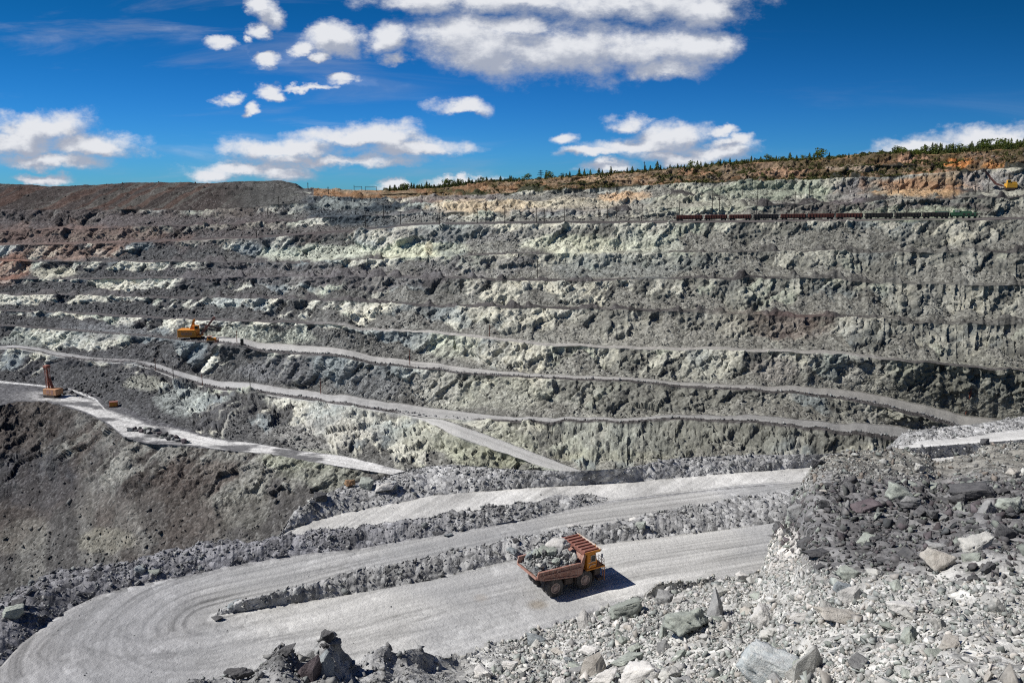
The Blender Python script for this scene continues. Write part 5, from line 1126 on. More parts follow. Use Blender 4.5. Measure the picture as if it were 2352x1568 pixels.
# ---- rope shovel on the far bench
sh_ = ground_at(462, 781)
def to_cam(o, loc, extra=0): o.rotation_euler = (0, 0, extra)
rs = thing('rope_shovel', 'orange electric rope shovel digging at the far rock face', 'excavator', sh_ + Vector((-4, 3, -.3)), R(4))
k_ = MB(); k_.box((-4.2, -3.2, 0), (4.2, -1.6, 1.5)); k_.box((-4.2, 1.6, 0), (4.2, 3.2, 1.5)); k_.box((-2.6, -1.6, .5), (2.6, 1.6, 1.7)); k_.tube((0, 0, 1.6), (0, 0, 2.2), 2.0, 16); k_.obj('crawler_track', M_DARK, rs, .2)
k_ = MB(); k_.box((-9.5, -3.6, 2.2), (1.2, 3.6, 6.6)); k_.box((1.2, -3.6, 2.2), (3.4, 3.6, 3.0)); hs_ = k_.obj('machine_house', M_ORANGE, rs, .12)
k_ = MB(); k_.box((-9.57, -2.6, 3.2), (-9.51, 2.6, 5.6)); k_.box((-7.5, -3.66, 3.4), (-1.0, -3.61, 5.4)); k_.obj('louvre', paint('faded_orange', (.4,.16,.04), (.3,.13,.05)), hs_)
k_ = MB(); k_.box((.3, -3.5, 6.6), (2.8, -1.6, 9.2)); c2 = k_.obj('operator_cab', M_ORANGE, rs, .1); MB().box((.8, -3.56, 7.4), (2.4, -3.505, 8.7)).obj('side_window', M_GLASS, c2)
k_ = MB(); k_.prism([(-2.8, 6.6), (-1.9, 6.6), (-.1, 12.2), (-.7, 12.2)], -1.7, -1.2); k_.prism([(-2.8, 6.6), (-1.9, 6.6), (-.1, 12.2), (-.7, 12.2)], 1.2, 1.7); k_.tube((-.5, -1.6, 12.0), (-.5, 1.6, 12.0), .4); k_.box((-2.0, -1.8, 6.6), (.2, 1.8, 8.6)); k_.prism([(.4, 6.6), (1.0, 6.6), (-.2, 12), (-.6, 12)], -1.6, -1.3); k_.obj('gantry', M_ORANGE, rs, .04)
k_ = MB(); k_.prism([(2.4, 3.2), (3.4, 3.0), (11.3, 12.6), (10.7, 13.2)], -1.1, -.5); k_.prism([(2.4, 3.2), (3.4, 3.0), (11.3, 12.6), (10.7, 13.2)], .5, 1.1); k_.tube((11, -1.2, 12.9), (11, 1.2, 12.9), .8, 14); k_.tube((6.4, -1, 7.8), (6.4, 1, 7.8), .7, 12); k_.obj('boom', M_CANOPY, rs, .04)
k_ = MB(); k_.prism([(4.2, 8.9), (4.4, 9.6), (13.2, 7.3), (13.0, 6.5)], -.45, .45); k_.obj('dipper_stick', M_DARK, rs, .05)
k_ = MB(); k_.prism([(12.5, 7.8), (14.6, 7.4), (14.3, 4.9), (12.3, 5.3)], -1.3, 1.3)
for y in (-1.1, -.4, .4, 1.1): k_.prism([(14.3, 7.4), (14.65, 7.3), (15.1, 8.3)], y - .15, y + .15)
k_.obj('dipper', M_STEELD, rs, .08)
k_ = MB()
for y in (-.8, .8): k_.tube((-.5, y, 12.1), (11, y, 13.0), .09, 5); k_.tube((11.6, y * .5, 12.7), (13.5, y * .5, 7.7), .08, 5)
k_.obj('hoist_rope', M_STEELD, rs)
# second low machine in front of it
ts_ = ground_at(478, 783)
bd = thing('bulldozer', 'small orange bulldozer beside the rope shovel', 'bulldozer', ts_ + Vector((4.0, -4.5, .1)), R(8))
k_ = MB(); k_.box((-2.6, -1.9, 0), (2.4, -1.1, 1.3)); k_.box((-2.6, 1.1, 0), (2.4, 1.9, 1.3)); k_.obj('crawler_track', M_DARK, bd, .25)
k_ = MB(); k_.box((-2.7, -1.1, .7), (2.6, 1.1, 2.0)); k_.box((-.2, -.9, 2.0), (2.5, .9, 2.7)); k_.obj('engine_housing', M_ORANGE, bd, .08)
k_ = MB(); k_.box((-2.3, -1.0, 2.0), (-.2, 1.0, 3.5)); c2 = k_.obj('cab', M_ORANGE, bd, .1); MB().box((-1.9, -1.05, 2.6), (-.5, -1.005, 3.3)).obj('side_window', M_GLASS, c2); MB().box((-2.6, -1.3, 3.5), (.2, 1.3, 3.65)).obj('cab_roof', M_BODY, c2)
k_ = MB(); k_.prism([(3.1, .1), (3.3, .1), (3.5, .9), (3.3, 1.8), (3.1, 1.8), (3.25, .9)], -2.5, 2.5); k_.obj('blade', M_BODY, bd); k_ = MB(); k_.tube((1.5, -2.0, .7), (3.2, -2.0, .7), .16, 6); k_.tube((1.5, 2.0, .7), (3.2, 2.0, .7), .16, 6); k_.obj('push_arm', M_BODY, bd)

# ---- drilling rig with raised mast, and the red switch cabinet
dg = ground_at(122, 911)
dr = thing('drill_rig', 'tall rust red blast hole drill rig with its mast raised on the bench', 'drill rig', dg + Vector((0, 0, .05)), R(-18))
k_ = MB(); k_.box((-4.6, -2.4, 0), (3.6, -1.3, 1.3)); k_.box((-4.6, 1.3, 0), (3.6, 2.4, 1.3)); k_.box((-4.2, -1.3, .6), (3.2, 1.3, 1.5)); k_.obj('crawler_track', M_DARK, dr, .2)
M_DRILL = paint('tan_orange_paint', (.42, .20, .09), (.5, .26, .12), amt=.4)
k_ = MB(); k_.box((-2.2, -2.5, 1.5), (5.0, 2.5, 4.9)); hs_ = k_.obj('machine_house', M_DRILL, dr, .12)
k_ = MB(); k_.box((-1.6, -2.57, 2.2), (.4, -2.51, 4.2)); k_.box((1.4, -2.57, 2.0), (3.0, -2.51, 4.4)); k_.obj('door', M_BODY, hs_)
k_ = MB(); k_.box((-4.4, -2.3, 1.5), (-2.3, .2, 4.6)); c2 = k_.obj('operator_cab', M_DRILL, dr, .1); MB().box((-4.46, -2.0, 2.8), (-4.405, -.1, 4.2)).obj('front_window', M_GLASS, c2)
M_MAST = paint('mast_red_paint', (.22, .06, .035), (.30, .10, .06), amt=.25)
k_ = MB()
for x in (-3.1, -1.5):
    for y in (-.9, .9): k_.tube((x, y, 1.2), (x, y, 17.2), .17, 6)
for i in range(11):
    z0 = 1.6 + i * 1.42; z1 = z0 + 1.42
    for y in (-.9, .9): k_.tube((-3.1, y, z0), (-1.5, y, z1), .08, 5); k_.tube((-3.1, y, z0), (-1.5, y, z0), .08, 5)
    for x in (-3.1, -1.5): k_.tube((x, -.9, z0), (x, .9, z1), .08, 5)
k_.box((-2.6, -.4, 4.0), (-2.0, .4, 15.0)); ms = k_.obj('mast', M_MAST, dr)
MB().box((-3.7, -1.3, 16.2), (-1.0, 1.3, 17.6)).obj('crown_block', M_MAST, ms, .1); MB().tube((-2.3, 0, .1), (-2.3, 0, 9), .16, 8).obj('drill_pipe', M_STEELD, ms)
MB().prism([(.2, 4.9), (.5, 4.9), (-1.4, 10.5), (-1.6, 10.3)], -.9, .9).obj('mast_brace', M_MAST, dr)
cg = ground_at(262, 934)
cbx = thing('switch_cabinet', 'small orange red power cabinet standing on skids beside the drilling bench track', 'electrical cabinet', cg + Vector((0, 0, .05)), R(20))
k_ = MB(); k_.box((-1.9, -1.2, .35), (1.9, 1.2, 2.6)); c2 = k_.obj('cabinet_box', paint('signal_red_paint', (.55,.11,.02), (.6,.15,.03), amt=.25), cbx, .06)
k_ = MB(); k_.box((-2.1, -1.35, 2.6), (2.1, 1.35, 2.75)); k_.obj('roof', M_CANOPY, cbx); k_ = MB(); k_.box((-2.3, -1.1, 0), (2.3, -.7, .34)); k_.box((-2.3, .7, 0), (2.3, 1.1, .34)); k_.obj('skid', M_DARK, cbx)
k_ = MB(); k_.box((-1.6, -1.25, .6), (-.1, -1.205, 2.4)); k_.box((.1, -1.25, .6), (1.6, -1.205, 2.4)); k_.obj('door', M_ORANGE, cbx)
kg = ground_at(557, 791)
kk2 = thing('kiosk', 'narrow dark green kiosk box at the start of the far bench road', 'kiosk', kg + Vector((0, 0, .02)), .3)
MG = paint('dark_green_paint', (.015, .03, .018), (.025, .045, .025), amt=.15)
MB().box((-.85, -.85, 0), (.85, .85, 3.0)).obj('kiosk_box', MG, kk2, .05); MB().prism([(-1.0, 3.0), (1.0, 3.0), (0, 3.4)], -1.0, 1.0).obj('roof', MG, kk2); MB().box((-.5, -.89, .2), (.4, -.855, 2.4)).obj('door', M_DARK, kk2)
# ---- yellow excavator far right
yg = ground_at(2318, 438)
ye = thing('excavator', 'small yellow excavator with rusty boom at the far right rim', 'excavator', yg + Vector((0, 1, .1)), R(172))
YE = paint('yellow_paint', (.62, .30, .01), (.66, .36, .03), amt=.25)
k_ = MB(); k_.box((-3, -2.2, 0), (3, -1.2, 1.4)); k_.box((-3, 1.2, 0), (3, 2.2, 1.4)); k_.obj('crawler_track', M_DARK, ye, .2)
k_ = MB(); k_.box((-4.2, -2.1, 1.5), (2.0, 2.1, 4.2)); k_.box((-3.8, -1.9, 4.2), (-.5, 1.9, 5.2)); k_.obj('machine_house', YE, ye, .1)
k_ = MB(); k_.box((-.2, .5, 4.2), (2.0, 2.1, 6.3)); c2 = k_.obj('cab', YE, ye, .1); MB().box((.2, 2.11, 4.9), (1.7, 2.15, 6.0)).obj('side_window', M_GLASS, c2)
k_ = MB(); k_.prism([(1.6, 2.2), (2.6, 2.0), (8.2, 3.4), (12.5, 8.2), (12.0, 8.9), (7.6, 4.6)], -.5, .5); k_.obj('boom', M_CANOPY, ye)
k_ = MB(); k_.prism([(11.6, 8.9), (12.8, 8.6), (15.2, 11.6), (14.6, 12.2)], -.4, .4); k_.obj('stick', M_CANOPY, ye); k_ = MB(); k_.prism([(14.2, 12.6), (15.8, 11.2), (17.4, 11.8), (16.6, 13.6)], -1.0, 1.0); k_.obj('bucket', M_STEELD, ye, .08)

# ---- ore train on the railway bench
M_WAG = paint('brown_wagon_paint', (.075, .022, .016), (.11, .035, .025), (.14, .07, .055), .4)
M_WAGD = paint('black_wagon_paint', (.016, .013, .013), (.028, .02, .018), amt=.1)
M_LOC = paint('green_locomotive_paint', (.02, .075, .035), (.03, .10, .05), amt=.15)
M_GREYP = paint('grey_paint', (.34, .34, .33), (.42, .42, .4), amt=.3)
trk_px = [(x, np.interp(x, [1540, 1700, 2000, 2240, 2360], [511, 508, 505, 503, 501.5])) for x in np.linspace(1500, 2352, 40)]
i8 = [i for i, v in enumerate(IV) if v[0] == 'R8a'][0]
r8 = np.nonzero(Ig[:, 0] == i8)[0]
def rail_pt(x):
    j = int(np.argmin(np.abs(xs - x))); a = VG[r8[1], j]; return Vector((a[0], a[1] + 2.6, 0)), a[2]
jj = [int(np.argmin(np.abs(xs - x))) for x in np.linspace(1380, 2620, 60)]
ra_ = np.array([VG[r8[1], j] for j in jj]); rx = ra_[:, 0]
# a railway is straight and nearly level: fit a gentle line through the bench edge
py_ = np.polyfit(rx, ra_[:, 1], 2); pz_ = np.polyfit(rx, ra_[:, 2], 1)
def rail(x): return Vector((x, np.polyval(py_, x) + 3.2, np.polyval(pz_, x) + .75))
def px_to_railx(px):
    f_ = lambda x: CX + FPX * x / (CP * rail(x).y + -SP * (rail(x).z - CAMZ)) - px
    lo, hi_ = -100.0, 400.0
    for _ in range(40):
        m = (lo + hi_) / 2
        if f_(m) > 0: hi_ = m
        else: lo = m
    return lo
x0r, x1r = px_to_railx(1300), px_to_railx(2600)
tk = thing('railway_track', 'railway track with gravel bed running along the bench edge under the train', 'railway track')
n_ = 60; Xr = np.linspace(x0r, x1r, n_)
k_ = MB()
for a, b in zip(Xr, Xr[1:]):
    A, B = rail(a), rail(b)
    k_.bm.faces.new([k_.bm.verts.new(q) for q in (A + Vector((0, -3.0, -1.6)), B + Vector((0, -3.0, -1.6)), B + Vector((0, -1.7, -.12)), A + Vector((0, -1.7, -.12)))])
    k_.bm.faces.new([k_.bm.verts.new(q) for q in (A + Vector((0, -1.7, -.12)), B + Vector((0, -1.7, -.12)), B + Vector((0, 1.7, -.12)), A + Vector((0, 1.7, -.12)))])
MBAL, _t, _b = new_mat('ballast', .95, .1); _b.inputs['Base Color'].default_value = (.13, .115, .11, 1)
k_.obj('ballast_bed', MBAL, tk)
for y in (-.76, .76):
    k_ = MB()
    for a, b in zip(Xr, Xr[1:]): k_.tube(rail(a) + Vector((0, y, -.05)), rail(b) + Vector((0, y, -.05)), .07, 4)
    k_.obj('rail', M_STEELD, tk)
def wagon(mat, label):
    o = thing('ore_wagon', label, 'train wagon', group='ore wagons of the train')
    k_ = MB(); k_.prism([(-1.62, 1.3), (1.62, 1.3), (1.7, 3.3), (-1.7, 3.3)], -6.9, 6.9, 'x')
    for x in np.linspace(-6.3, 6.3, 9): k_.box((x - .1, -1.8, 1.3), (x + .1, 1.8, 3.25))
    k_.obj('tub', mat, o)
    k_ = MB(); k_.box((-7.2, -1.2, .85), (7.2, 1.2, 1.29)); k_.tube((-7.6, 0, .95), (7.6, 0, .95), .16, 6); k_.obj('underframe', M_STEELD, o)
    for x in (-4.9, 4.9):
        k_ = MB(); k_.box((x - 1.6, -1.05, .4), (x + 1.6, 1.05, .84))
        for q in (-1.1, 1.1):
            for y in (-.8, .8): k_.tube((x + q, y - .07, .46), (x + q, y + .07, .46), .46, 14)
        k_.obj('bogie', M_STEELD, o)
    k_ = MB(); k_.box((7.0, -1.3, 1.3), (7.14, 1.3, 2.9)); k_.obj('end_platform', M_GREYP, o)
    return o
w_br = wagon(M_WAG, ''); w_bk = wagon(M_WAGD, '')
edges = [1550, 1616, 1672, 1728, 1790, 1853, 1918, 1983, 2052, 2116, 2180]
WL = ['tail ore wagon at the left end of the train', 'second brown ore wagon from the left end of the train', 'third brown ore wagon from the left of the train', 'black ore wagon between brown wagons near the tail of the train', 'brown ore wagon just right of the tail half black wagon', 'middle brown ore wagon of the train, second right of the tail half black one', 'rightmost brown ore wagon, just left of the black wagons', 'black ore wagon next to the rightmost brown wagon', 'black ore wagon between the white post and the green box', 'black ore wagon coupled to the green locomotive']
for k in range(10):
    bk = k in (3, 7, 8, 9)
    src = w_bk if bk else w_br
    o = copy_tree(src)
    xa, xb = px_to_railx(edges[k]), px_to_railx(edges[k + 1]); xm = (xa + xb) / 2
    o.location = rail(xm); d_ = rail(xb) - rail(xa); o.rotation_euler = (0, -math.atan2(d_.z, math.hypot(d_.x, d_.y)), math.atan2(d_.y, d_.x)); o.scale = (abs(d_.length) / 15.4, 1.1, 1.0)
    o['label'] = WL[k]
for w_ in (w_br, w_bk):
    for c_ in [q for q in bpy.data.objects if q.parent == w_]: bpy.data.objects.remove(c_)
    bpy.data.objects.remove(w_)
def loco(px0, px1, label, kind):
    xa, xb = px_to_railx(px0), px_to_railx(px1); d_ = rail(xb) - rail(xa); Ln = d_.length
    o = thing('locomotive', label, 'locomotive', rail((xa + xb) / 2), math.atan2(d_.y, d_.x), 'green locomotives of the train')
    h = Ln / 2
    k_ = MB()
    if kind: k_.box((-h, -1.55, 1.2), (h, 1.55, 3.0)); k_.box((-h + 1.5, -1.55, 3.0), (-h + 4.5, 1.55, 4.4)); k_.box((-h + 5, -1.3, 3.0), (h - 3, 1.3, 3.9))
    else: k_.box((-h, -1.5, 1.2), (h, 1.5, 3.9))
    b_ = k_.obj('body', M_LOC, o, .1)
    k_ = MB()
    if kind:
        k_.box((-h + 1.8, -1.6, 3.4), (-h + 2.8, -1.552, 4.1)); k_.box((-h + 3.1, -1.6, 3.4), (-h + 4.1, -1.552, 4.1))
        k_.obj('cab_window', M_GREYP, b_)
        k_ = MB()
        for q in range(6): k_.box((-h + 6 + q * 2.2, -1.6, 1.8), (-h + 7.2 + q * 2.2, -1.552, 2.6))
        k_.obj('louvre', M_DARK, b_)
        k_ = MB(); k_.tube((1, -.6, 3.9), (2.6, -.6, 5.2), .06, 5); k_.tube((2.6, -.6, 5.2), (1.2, -.6, 6.2), .06, 5); k_.tube((1.2, -1.0, 6.2), (1.2, 1.0, 6.2), .07, 5); k_.obj('pantograph', M_STEELD, o)
    else: k_.box((-h + .5, -1.55, 2.6), (h - .5, -1.502, 3.5)); k_.obj('cab_window', M_GREYP, b_)
    k_ = MB(); k_.box((-h - .1, -1.3, .8), (h + .1, 1.3, 1.2))
    for q in np.linspace(-h + .8, h - .8, max(2, int(Ln / 2.6))):
        for y in (-.8, .8): k_.tube((q, y - .07, .5), (q, y + .07, .5), .5, 14)
    k_.obj('bogie', M_STEELD, o)
    return o
loco(2182, 2243, 'long green locomotive at the right end of the train, wagon coupled on its left', True)
loco(2148, 2178, 'short green tender unit coupled left of the long locomotive', False)
loco(2064, 2076, 'small green cabin unit beside the white post in the train', False) if False else None
print('machines', round(time.time() - T0, 1))
# ------------------------------------------------------------------ poles, pylon, gantries
M_POLE, _t, _b = new_mat('dark_pole', .9, .1); _b.inputs['Base Color'].default_value = (.035, .03, .028, 1)
M_RUSTP, _t, _b = new_mat('rusty_pole', .9, .1); _b.inputs['Base Color'].default_value = (.14, .05, .035, 1)
POLES = [(941,803,838,1),(1124,745,772,1),(1235,596,638,0),(544,759,789,1),(357,822,851,1),(400,839,871,0),(466,864,889,1),(576,856,899,0),(737,866,904,1),
 (1010,468,520,0),(1097,478,512,0),(1117,470,513,0),(1160,470,513,0),(1232,476,511,0),(1250,480,512,0),(1296,476,513,0),(1376,468,499,0),(1396,470,501,0),(1415,474,509,0),(1474,468,509,0),
 (1560,446,500,0),(1635,439,507,0),(1650,442,490,0),(1737,422,507,0),(1824,442,507,0),(1924,475,504,0),(2036,459,505,0),(2080,459,504,0),(2007,473,500,0),(1956,415,449,0),(2063,408,447,0),(2048,412,447,0),(2240,416,443,0),(2269,410,443,0),(2146,473,500,0),(1706,418,452,0),(1858,420,450,0),
 (634,444,472,0),(615,478,500,0),(590,526,545,0),(707,420,434,0),(754,431,447,0),(1020,417,433,0),(1479,372,396,0),(1290,398,410,0),(880,470,500,0),(840,480,520,0),(920,486,516,0)]
PLACE = ['upper rim', 'railway bench', 'upper wall', 'middle wall', 'bench road']
protoP = {}
for k, (x, y0, y1, rust) in enumerate(POLES):
    g = ground_at(x, y1, ('floor', 'top', 'face', 'drill'))
    dist = (g.y * CP - (g.z - CAMZ) * SP); h = (y1 - y0) * dist / FPX
    zone = 'on the skyline rim' if y1 < 440 and x > 690 or y1 < 450 and x < 800 else 'on the railway benches' if y1 < 525 and x > 800 else 'on the dark left benches' if y1 < 560 else 'beside the bench road'
    left = min((q for q in ((415,'orange shovel'),(1240,'lattice pylon'),(1560,'train tail'),(2200,'green locomotive'),(122,'drill rig'),(890,'conifer row'),(2320,'yellow excavator'))), key=lambda q: abs(q[0] - x))
    o = bpy.data.objects.new('utility_pole', None); 
    C.objects.link(o); o.location = g - Vector((0, 0, .3))
    t_ = 'rusty' if rust else 'dark'
    tag(o, f"{'tall' if h > 13 else 'short'} {t_} pole {zone}, {'left' if x < left[0] else 'right'} of the {left[1]}", 'utility pole', f'poles {zone}')
    r_ = .0011 * dist / 2 + .04
    MB().tube((0, 0, 0), (0, 0, h + .3), r_ * .8, 6, r_ * .55).obj('mast', M_RUSTP if rust else M_POLE, o)
    m = MB(); m.box((-.9, -.08, h * .9), (.9, .08, h * .9 + .18)); m.obj('crossarm', M_POLE, o); m = MB(); m.box((-.5, -.06, h * .97), (.5, .06, h * .97 + .12)); m.obj('crossarm', M_POLE, o)
    o.rotation_euler = (rr.normal(0, .012), rr.normal(0, .012), rr.uniform(-.5, .5))
# rusty A-frame pole at the right
g = ground_at(2223, 952, ('floor', 'face')); o = thing('utility_pole', 'leaning rusty A-frame pole at the right where the bench road ends', 'utility pole', g)
hA = 64 * g.y / FPX
m = MB(); m.tube((-.9, 0, 0), (.5, 0, hA), .17, 6); m.tube((.9, 0, 0), (.5, 0, hA * .93), .15, 6); m.obj('mast', M_RUSTP, o); m = MB(); m.box((-.6, -.1, hA * .8), (1.6, .1, hA * .8 + .2)); m.obj('crossarm', M_RUSTP, o); m = MB(); m.box((-.7, -.05, hA * .25), (.9, .05, hA * .25 + .15)); m.obj('tie_bar', M_RUSTP, o)
# lattice pylon on the rim
g = ground_at(1241, 418, ('top', 'face')); o = thing('transmission_pylon', 'lattice power pylon with three cross arms on the rim between round bushes', 'pylon', g - Vector((0, 0, .5)))
hP = 27 * g.y / FPX; w0 = hP * .2
m = MB()
for sx_ in (-1, 1):
    for sy_ in (-1, 1): m.tube((sx_ * w0 / 2, sy_ * w0 / 2, 0), (sx_ * .2, sy_ * .2, hP), .13, 4)
for i in range(6):
    a, b = i / 6, (i + 1) / 6; wa, wb = w0 / 2 * (1 - a) + .2 * a, w0 / 2 * (1 - b) + .2 * b
    for s in (-1, 1): m.tube((-wa * s, -wa, a * hP), (wb * s, -wb, b * hP), .08, 4); m.tube((-wa * s, wa, a * hP), (wb * s, wb, b * hP), .08, 4)
m.obj('lattice_tower', M_POLE, o)
for f_, wd in ((.62, .30), (.76, .24), (.9, .18)):
    m = MB(); m.box((-hP * wd, -.12, hP * f_), (hP * wd, .12, hP * f_ + .3)); m.tube((-hP * wd, 0, hP * f_), (0, 0, hP * (f_ + .07)), .08, 4); m.tube((hP * wd, 0, hP * f_), (0, 0, hP * (f_ + .07)), .08, 4); m.obj('crossarm', M_POLE, o)
for x0, x1, lb in ((813, 831, 'left railway gantry on the skyline with a tall mast'), (840, 864, 'right railway gantry on the skyline, wider and lower')):
    a = ground_at(x0, 439, ('top', 'face')); b = ground_at(x1, 440, ('top', 'face')); o = thing('railway_gantry', lb, 'gantry', a, group='railway gantries')
    d = b - a; h = 10 * a.y / FPX
    m = MB(); m.tube((0, 0, -.5), (0, 0, h * 1.3 if x0 < 820 else h), .22, 5); m.obj('post', M_POLE, o); m = MB(); m.tube((d.x, d.y, d.z - .5), (d.x, d.y, h), .22, 5); m.obj('post', M_POLE, o)
    m = MB(); m.tube((0, 0, h * .85), (d.x, d.y, h * .85), .16, 4); m.tube((0, 0, h * .98), (d.x, d.y, h * .98), .12, 4); m.obj('crossbeam', M_POLE, o)
# ------------------------------------------------------------------ trees on the rim
def leaf_mat(name, c1, c2):
    m, t, b = new_mat(name, .85, .1)
    ge = N(t, 'ShaderNodeNewGeometry'); oi = N(t, 'ShaderNodeObjectInfo'); nz = N(t, 'ShaderNodeTexNoise', i={'Scale': .9, 'Detail': 4.0}); L(t, ge.outputs['Position'], nz.inputs['Vector'])
    ad = N(t, 'ShaderNodeMath', operation='MULTIPLY_ADD', i={1: .5, 2: -.25}); L(t, oi.outputs['Random'], ad.inputs[0])
    a2 = N(t, 'ShaderNodeMath', operation='ADD'); L(t, nz.outputs['Fac'], a2.inputs[0]); L(t, ad.outputs[0], a2.inputs[1])
    mr = N(t, 'ShaderNodeMapRange', i={1: .3, 2: .7}); L(t, a2.outputs[0], mr.inputs[0])
    mx_ = N(t, 'ShaderNodeMix', data_type='RGBA'); L(t, mr.outputs[0], mx_.inputs[0]); mx_.inputs[6].default_value = (*c1, 1); mx_.inputs[7].default_value = (*c2, 1); L(t, mx_.outputs[2], b.inputs['Base Color'])
    return m
M_CON = leaf_mat('conifer_foliage', (.026, .042, .014), (.075, .092, .024)); M_DEC = leaf_mat('leaf_foliage', (.05, .075, .015), (.125, .155, .03)); M_BARK, _t, _b = new_mat('bark', .95, .05); _b.inputs['Base Color'].default_value = (.06, .045, .035, 1)
def conifer(seed):
    r = random.Random(seed); bm = bmesh.new(); n = 9
    for t in range(n):
        z = .12 + .84 * t / n; R_ = (.20 - .02 * r.random()) * (1 - t / n) ** .8 + .02
        for k in range(9):
            a = 6.283 * k / 9 + r.random() * .6 + t; L_ = R_ * (.6 + .6 * r.random()); w = .22 + .12 * r.random(); dz = .05 + .07 * r.random()
            p0 = Vector((0, 0, z + .10)); p1 = Vector((L_ * math.cos(a - w), L_ * math.sin(a - w), z - dz * .4)); p2 = Vector((L_ * 1.15 * math.cos(a), L_ * 1.15 * math.sin(a), z - dz)); p3 = Vector((L_ * math.cos(a + w), L_ * math.sin(a + w), z - dz * .2))
            bm.faces.new([bm.verts.new(q) for q in (p0, p1, p2)]); bm.faces.new([bm.verts.new(q) for q in (p0, p2, p3)])
    for k in range(4):
        a = 1.57 * k; bm.faces.new([bm.verts.new(q) for q in (Vector((0, 0, 1.0)), Vector((.03 * math.cos(a), .03 * math.sin(a), .86)), Vector((.03 * math.cos(a + 1.6), .03 * math.sin(a + 1.6), .86)))])
    me = bpy.data.meshes.new('crown'); bm.to_mesh(me); bm.free(); me.materials.append(M_CON); return me
def decid(seed, wide=.36):
    r = np.random.default_rng(seed); bm = bmesh.new()
    cl_ = [(r.normal(0, wide * .45), r.normal(0, wide * .45), r.uniform(.35, .85), r.uniform(.12, .2)) for _ in range(9)]
    for (x, y, z, s) in cl_:
        for k in range(34):
            d = r.normal(size=3); d /= np.linalg.norm(d); c = Vector((x, y, z)) + Vector(d) * s * (.7 + .4 * r.random()); u = Vector(r.normal(size=3)).normalized() * .05; w = Vector(r.normal(size=3)).normalized() * .05
            bm.faces.new([bm.verts.new(q) for q in (c - u, c + w, c + u, c - w)])
    me = bpy.data.meshes.new('crown'); bm.to_mesh(me); bm.free(); me.materials.append(M_DEC); return me
CON = [conifer(k) for k in range(6)]; DEC = [decid(40 + k) for k in range(4)]
_m = MB(); _m.tube((0, 0, -.05), (0, 0, .5), .022, 6, .012); bmesh.ops.recalc_face_normals(_m.bm, faces=_m.bm.faces); TRUNK = bpy.data.meshes.new('trunk'); _m.bm.to_mesh(TRUNK); _m.bm.free(); TRUNK.materials.append(M_BARK)
sk_row = int(np.nonzero(Ig[:, 0] == _iv['SK'])[0][0])
def rim_pt(x, back):
    j = np.interp(x, xs, np.arange(NC)); j0 = int(np.clip(round(j), 0, NC - 1)); seg = Ig[:, 0] == _iv['SK']; rws = np.nonzero(seg)[0]
    col_ = VG[rws[0]:rws[-1] + 2, j0]; y0 = col_[0, 1]; yy = col_[:, 1]; Y = y0 + back
    k = Y / y0
    return Vector((col_[0, 0] * k, Y, float(np.interp(Y, yy, col_[:, 2]))))
def tree(x, hpx, kind, back, label, group):
    g = rim_pt(x, back); h = hpx * g.y / FPX
    o = bpy.data.objects.new('pine_tree' if kind == 'c' else 'leafy_tree', None); C.objects.link(o); o.location = g - Vector((0, 0, .2))
    tag(o, label, 'tree', group); o.rotation_euler = (0, 0, random.random() * 6.28)
    c = link(random.choice(CON if kind == 'c' else DEC), 'crown', o); h *= 1.08; wq = random.uniform(1.0, 1.5) * (1.1 if kind == 'c' else 1.1); c.scale = (h * wq, h * wq, h)
    t = link(TRUNK, 'trunk', o); t.scale = (h, h, h)
rt = random.Random(3)
def many(x0, x1, n, h0, h1, pc, label, group, b0=1, b1=25):
    for k in range(n):
        x = x0 + (x1 - x0) * (k + rt.random()) / n; h = h0 + (h1 - h0) * rt.random() ** 1.6; kd = 'c' if rt.random() < pc else 'd'
        sz = 'tall' if h > h0 + (h1 - h0) * .6 else 'low'
        tree(x, h, kd, rt.uniform(b0, b1), f"{sz} {'dark conifer' if kd == 'c' else 'leafy green tree'} {label}", group)
many(882, 960, 26, 8, 16, .8, 'in the dense row left of the lattice pylon', 'trees left of the pylon')
many(960, 1100, 44, 8, 19, .85, 'in the middle of the row left of the pylon', 'trees left of the pylon')
many(1100, 1196, 16, 6, 17, .9, 'thinly spaced just left of the pylon', 'trees left of the pylon')
for x, h in ((1292,13),(1308,15),(1330,20),(1343,17),(1356,15),(1376,17),(1384,13),(1403,19),(1418,9),(1440,14),(1452,15),(1463,9),(1481,16),(1493,15),(1510,23),(1517,14)):
    tree(x, h, 'c', rt.uniform(.5, 6), f"{'tall' if h > 16 else 'short'} conifer standing apart on the rim right of the pylon", 'conifers right of the pylon')
tree(1210, 17, 'd', 3, 'round leafy bush tree just left of the lattice pylon', None); tree(1262, 20, 'd', 3, 'round leafy tree just right of the lattice pylon', None); tree(1254, 17, 'c', 6, 'dark conifer half hidden by the round tree right of the pylon', None)
many(1524, 1790, 44, 7, 19, .85, 'on the rim above the train tail', 'trees above the train tail', .5, 12)
for x, h, k in ((1795,12,'d'),(1814,20,'c'),(1830,14,'c'),(1844,13,'d'),(1858,18,'c'),(1868,17,'c'),(1884,28,'d'),(1904,17,'c'),(1926,10,'d'),(1950,12,'c'),(2025,12,'c')):
    tree(x, h, k, rt.uniform(.5, 5), 'tallest leafy tree on the rim, dark and full, alone' if h == 28 else f"{'tall' if h > 15 else 'small'} {'conifer' if k == 'c' else 'leafy tree'} on the bare rim left of the forest", 'trees left of the forest' if h != 28 else None)
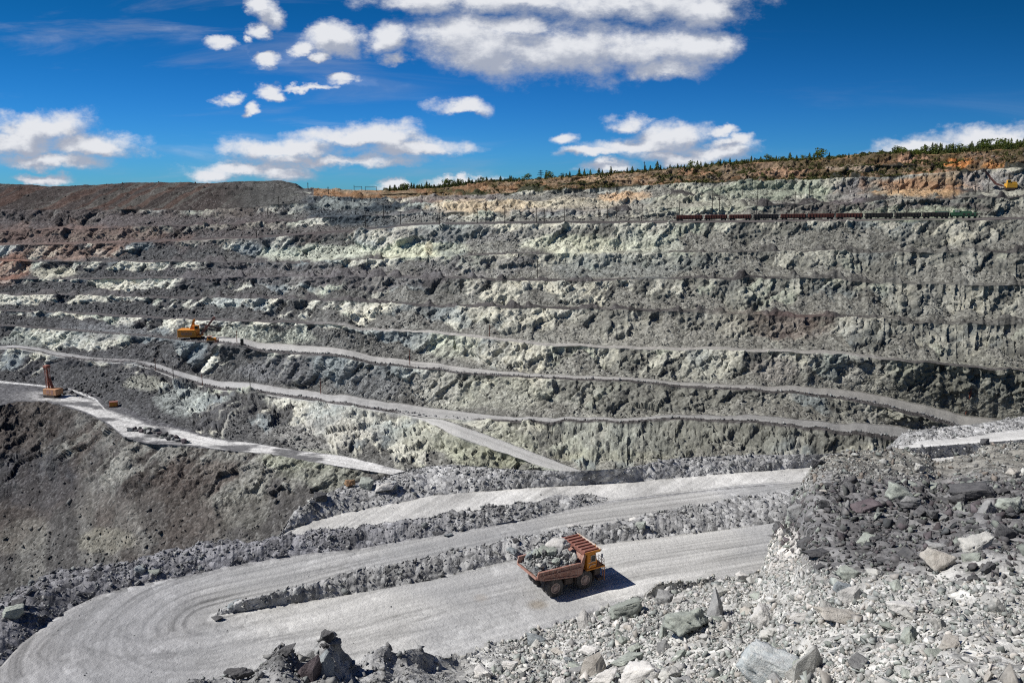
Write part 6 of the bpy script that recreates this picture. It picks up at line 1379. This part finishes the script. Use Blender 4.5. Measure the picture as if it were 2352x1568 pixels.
many(2050, 2120, 20, 9, 20, .35, 'at the left end of the right hand forest', 'right hand forest', .5, 20)
many(2120, 2370, 66, 10, 25, .75, 'in the forest above the orange rock', 'right hand forest', .5, 40)
# scrub on the overgrown terraces: a ground cover nobody could count
rs_ = np.random.default_rng(9)
tm_ = np.isin(Ig[:-1, :-1], [i for i, v in enumerate(IV) if v[0][:2] in ('RB', 'RC', 'SK')]) & (qx > 1050) & (qx < 2500) & (qc[..., 1] < 640)
cl3 = fbm(qc.reshape(-1, 3) / np.array([12, 12, 4]), 3, 96).reshape(qx.shape)
p, s, i, j = scatter(tm_ * sstep(.45, .62, cl3) * np.where(kq('floor', 'top'), .34, .14) * np.interp(qx, [1050, 1500, 2352], [.6, 1, 1.3]), rs_, .8, 3.2, 1.6)
nl = 26; d = rs_.normal(size=(len(p), nl, 3)); d /= np.linalg.norm(d, axis=2, keepdims=True); d[..., 2] = np.abs(d[..., 2]) * 1.25
# low growth between the trees of the skyline
tk_ = np.isin(Ig[:-1, :-1], [_iv['SK']]) & (qx > 878) & (qx < 2480)
p2, s2_, _, _ = scatter(tk_ * np.interp(qx, [878, 900, 1190, 1210, 1520, 2040, 2060], [.05, .10, .10, .02, .035, .03, .12]) * (cl3 > .4), rs_, 1.0, 3.6, 1.6)
p = np.vstack([p, p2]); s = np.concatenate([s, s2_]); d = rs_.normal(size=(len(p), nl, 3)); d /= np.linalg.norm(d, axis=2, keepdims=True); d[..., 2] = np.abs(d[..., 2]) * 1.25
c_ = p[:, None] + d * s[:, None, None] * (.3 + .3 * rs_.random((len(p), nl, 1)))
u_ = rs_.normal(size=c_.shape) * s[:, None, None] * .11; w_ = rs_.normal(size=c_.shape) * s[:, None, None] * .11
v_ = np.stack([c_ - u_, c_ + w_, c_ + u_, c_ - w_], 2).reshape(-1, 3)
me = np_mesh('terrace_scrub', v_, np.arange(len(v_)).reshape(-1, 4), None, [leaf_mat('scrub_foliage', (.04, .05, .014), (.085, .085, .03))])
tag(link(me), kind='stuff')
print('done', round(time.time() - T0, 1), len(bpy.data.objects))
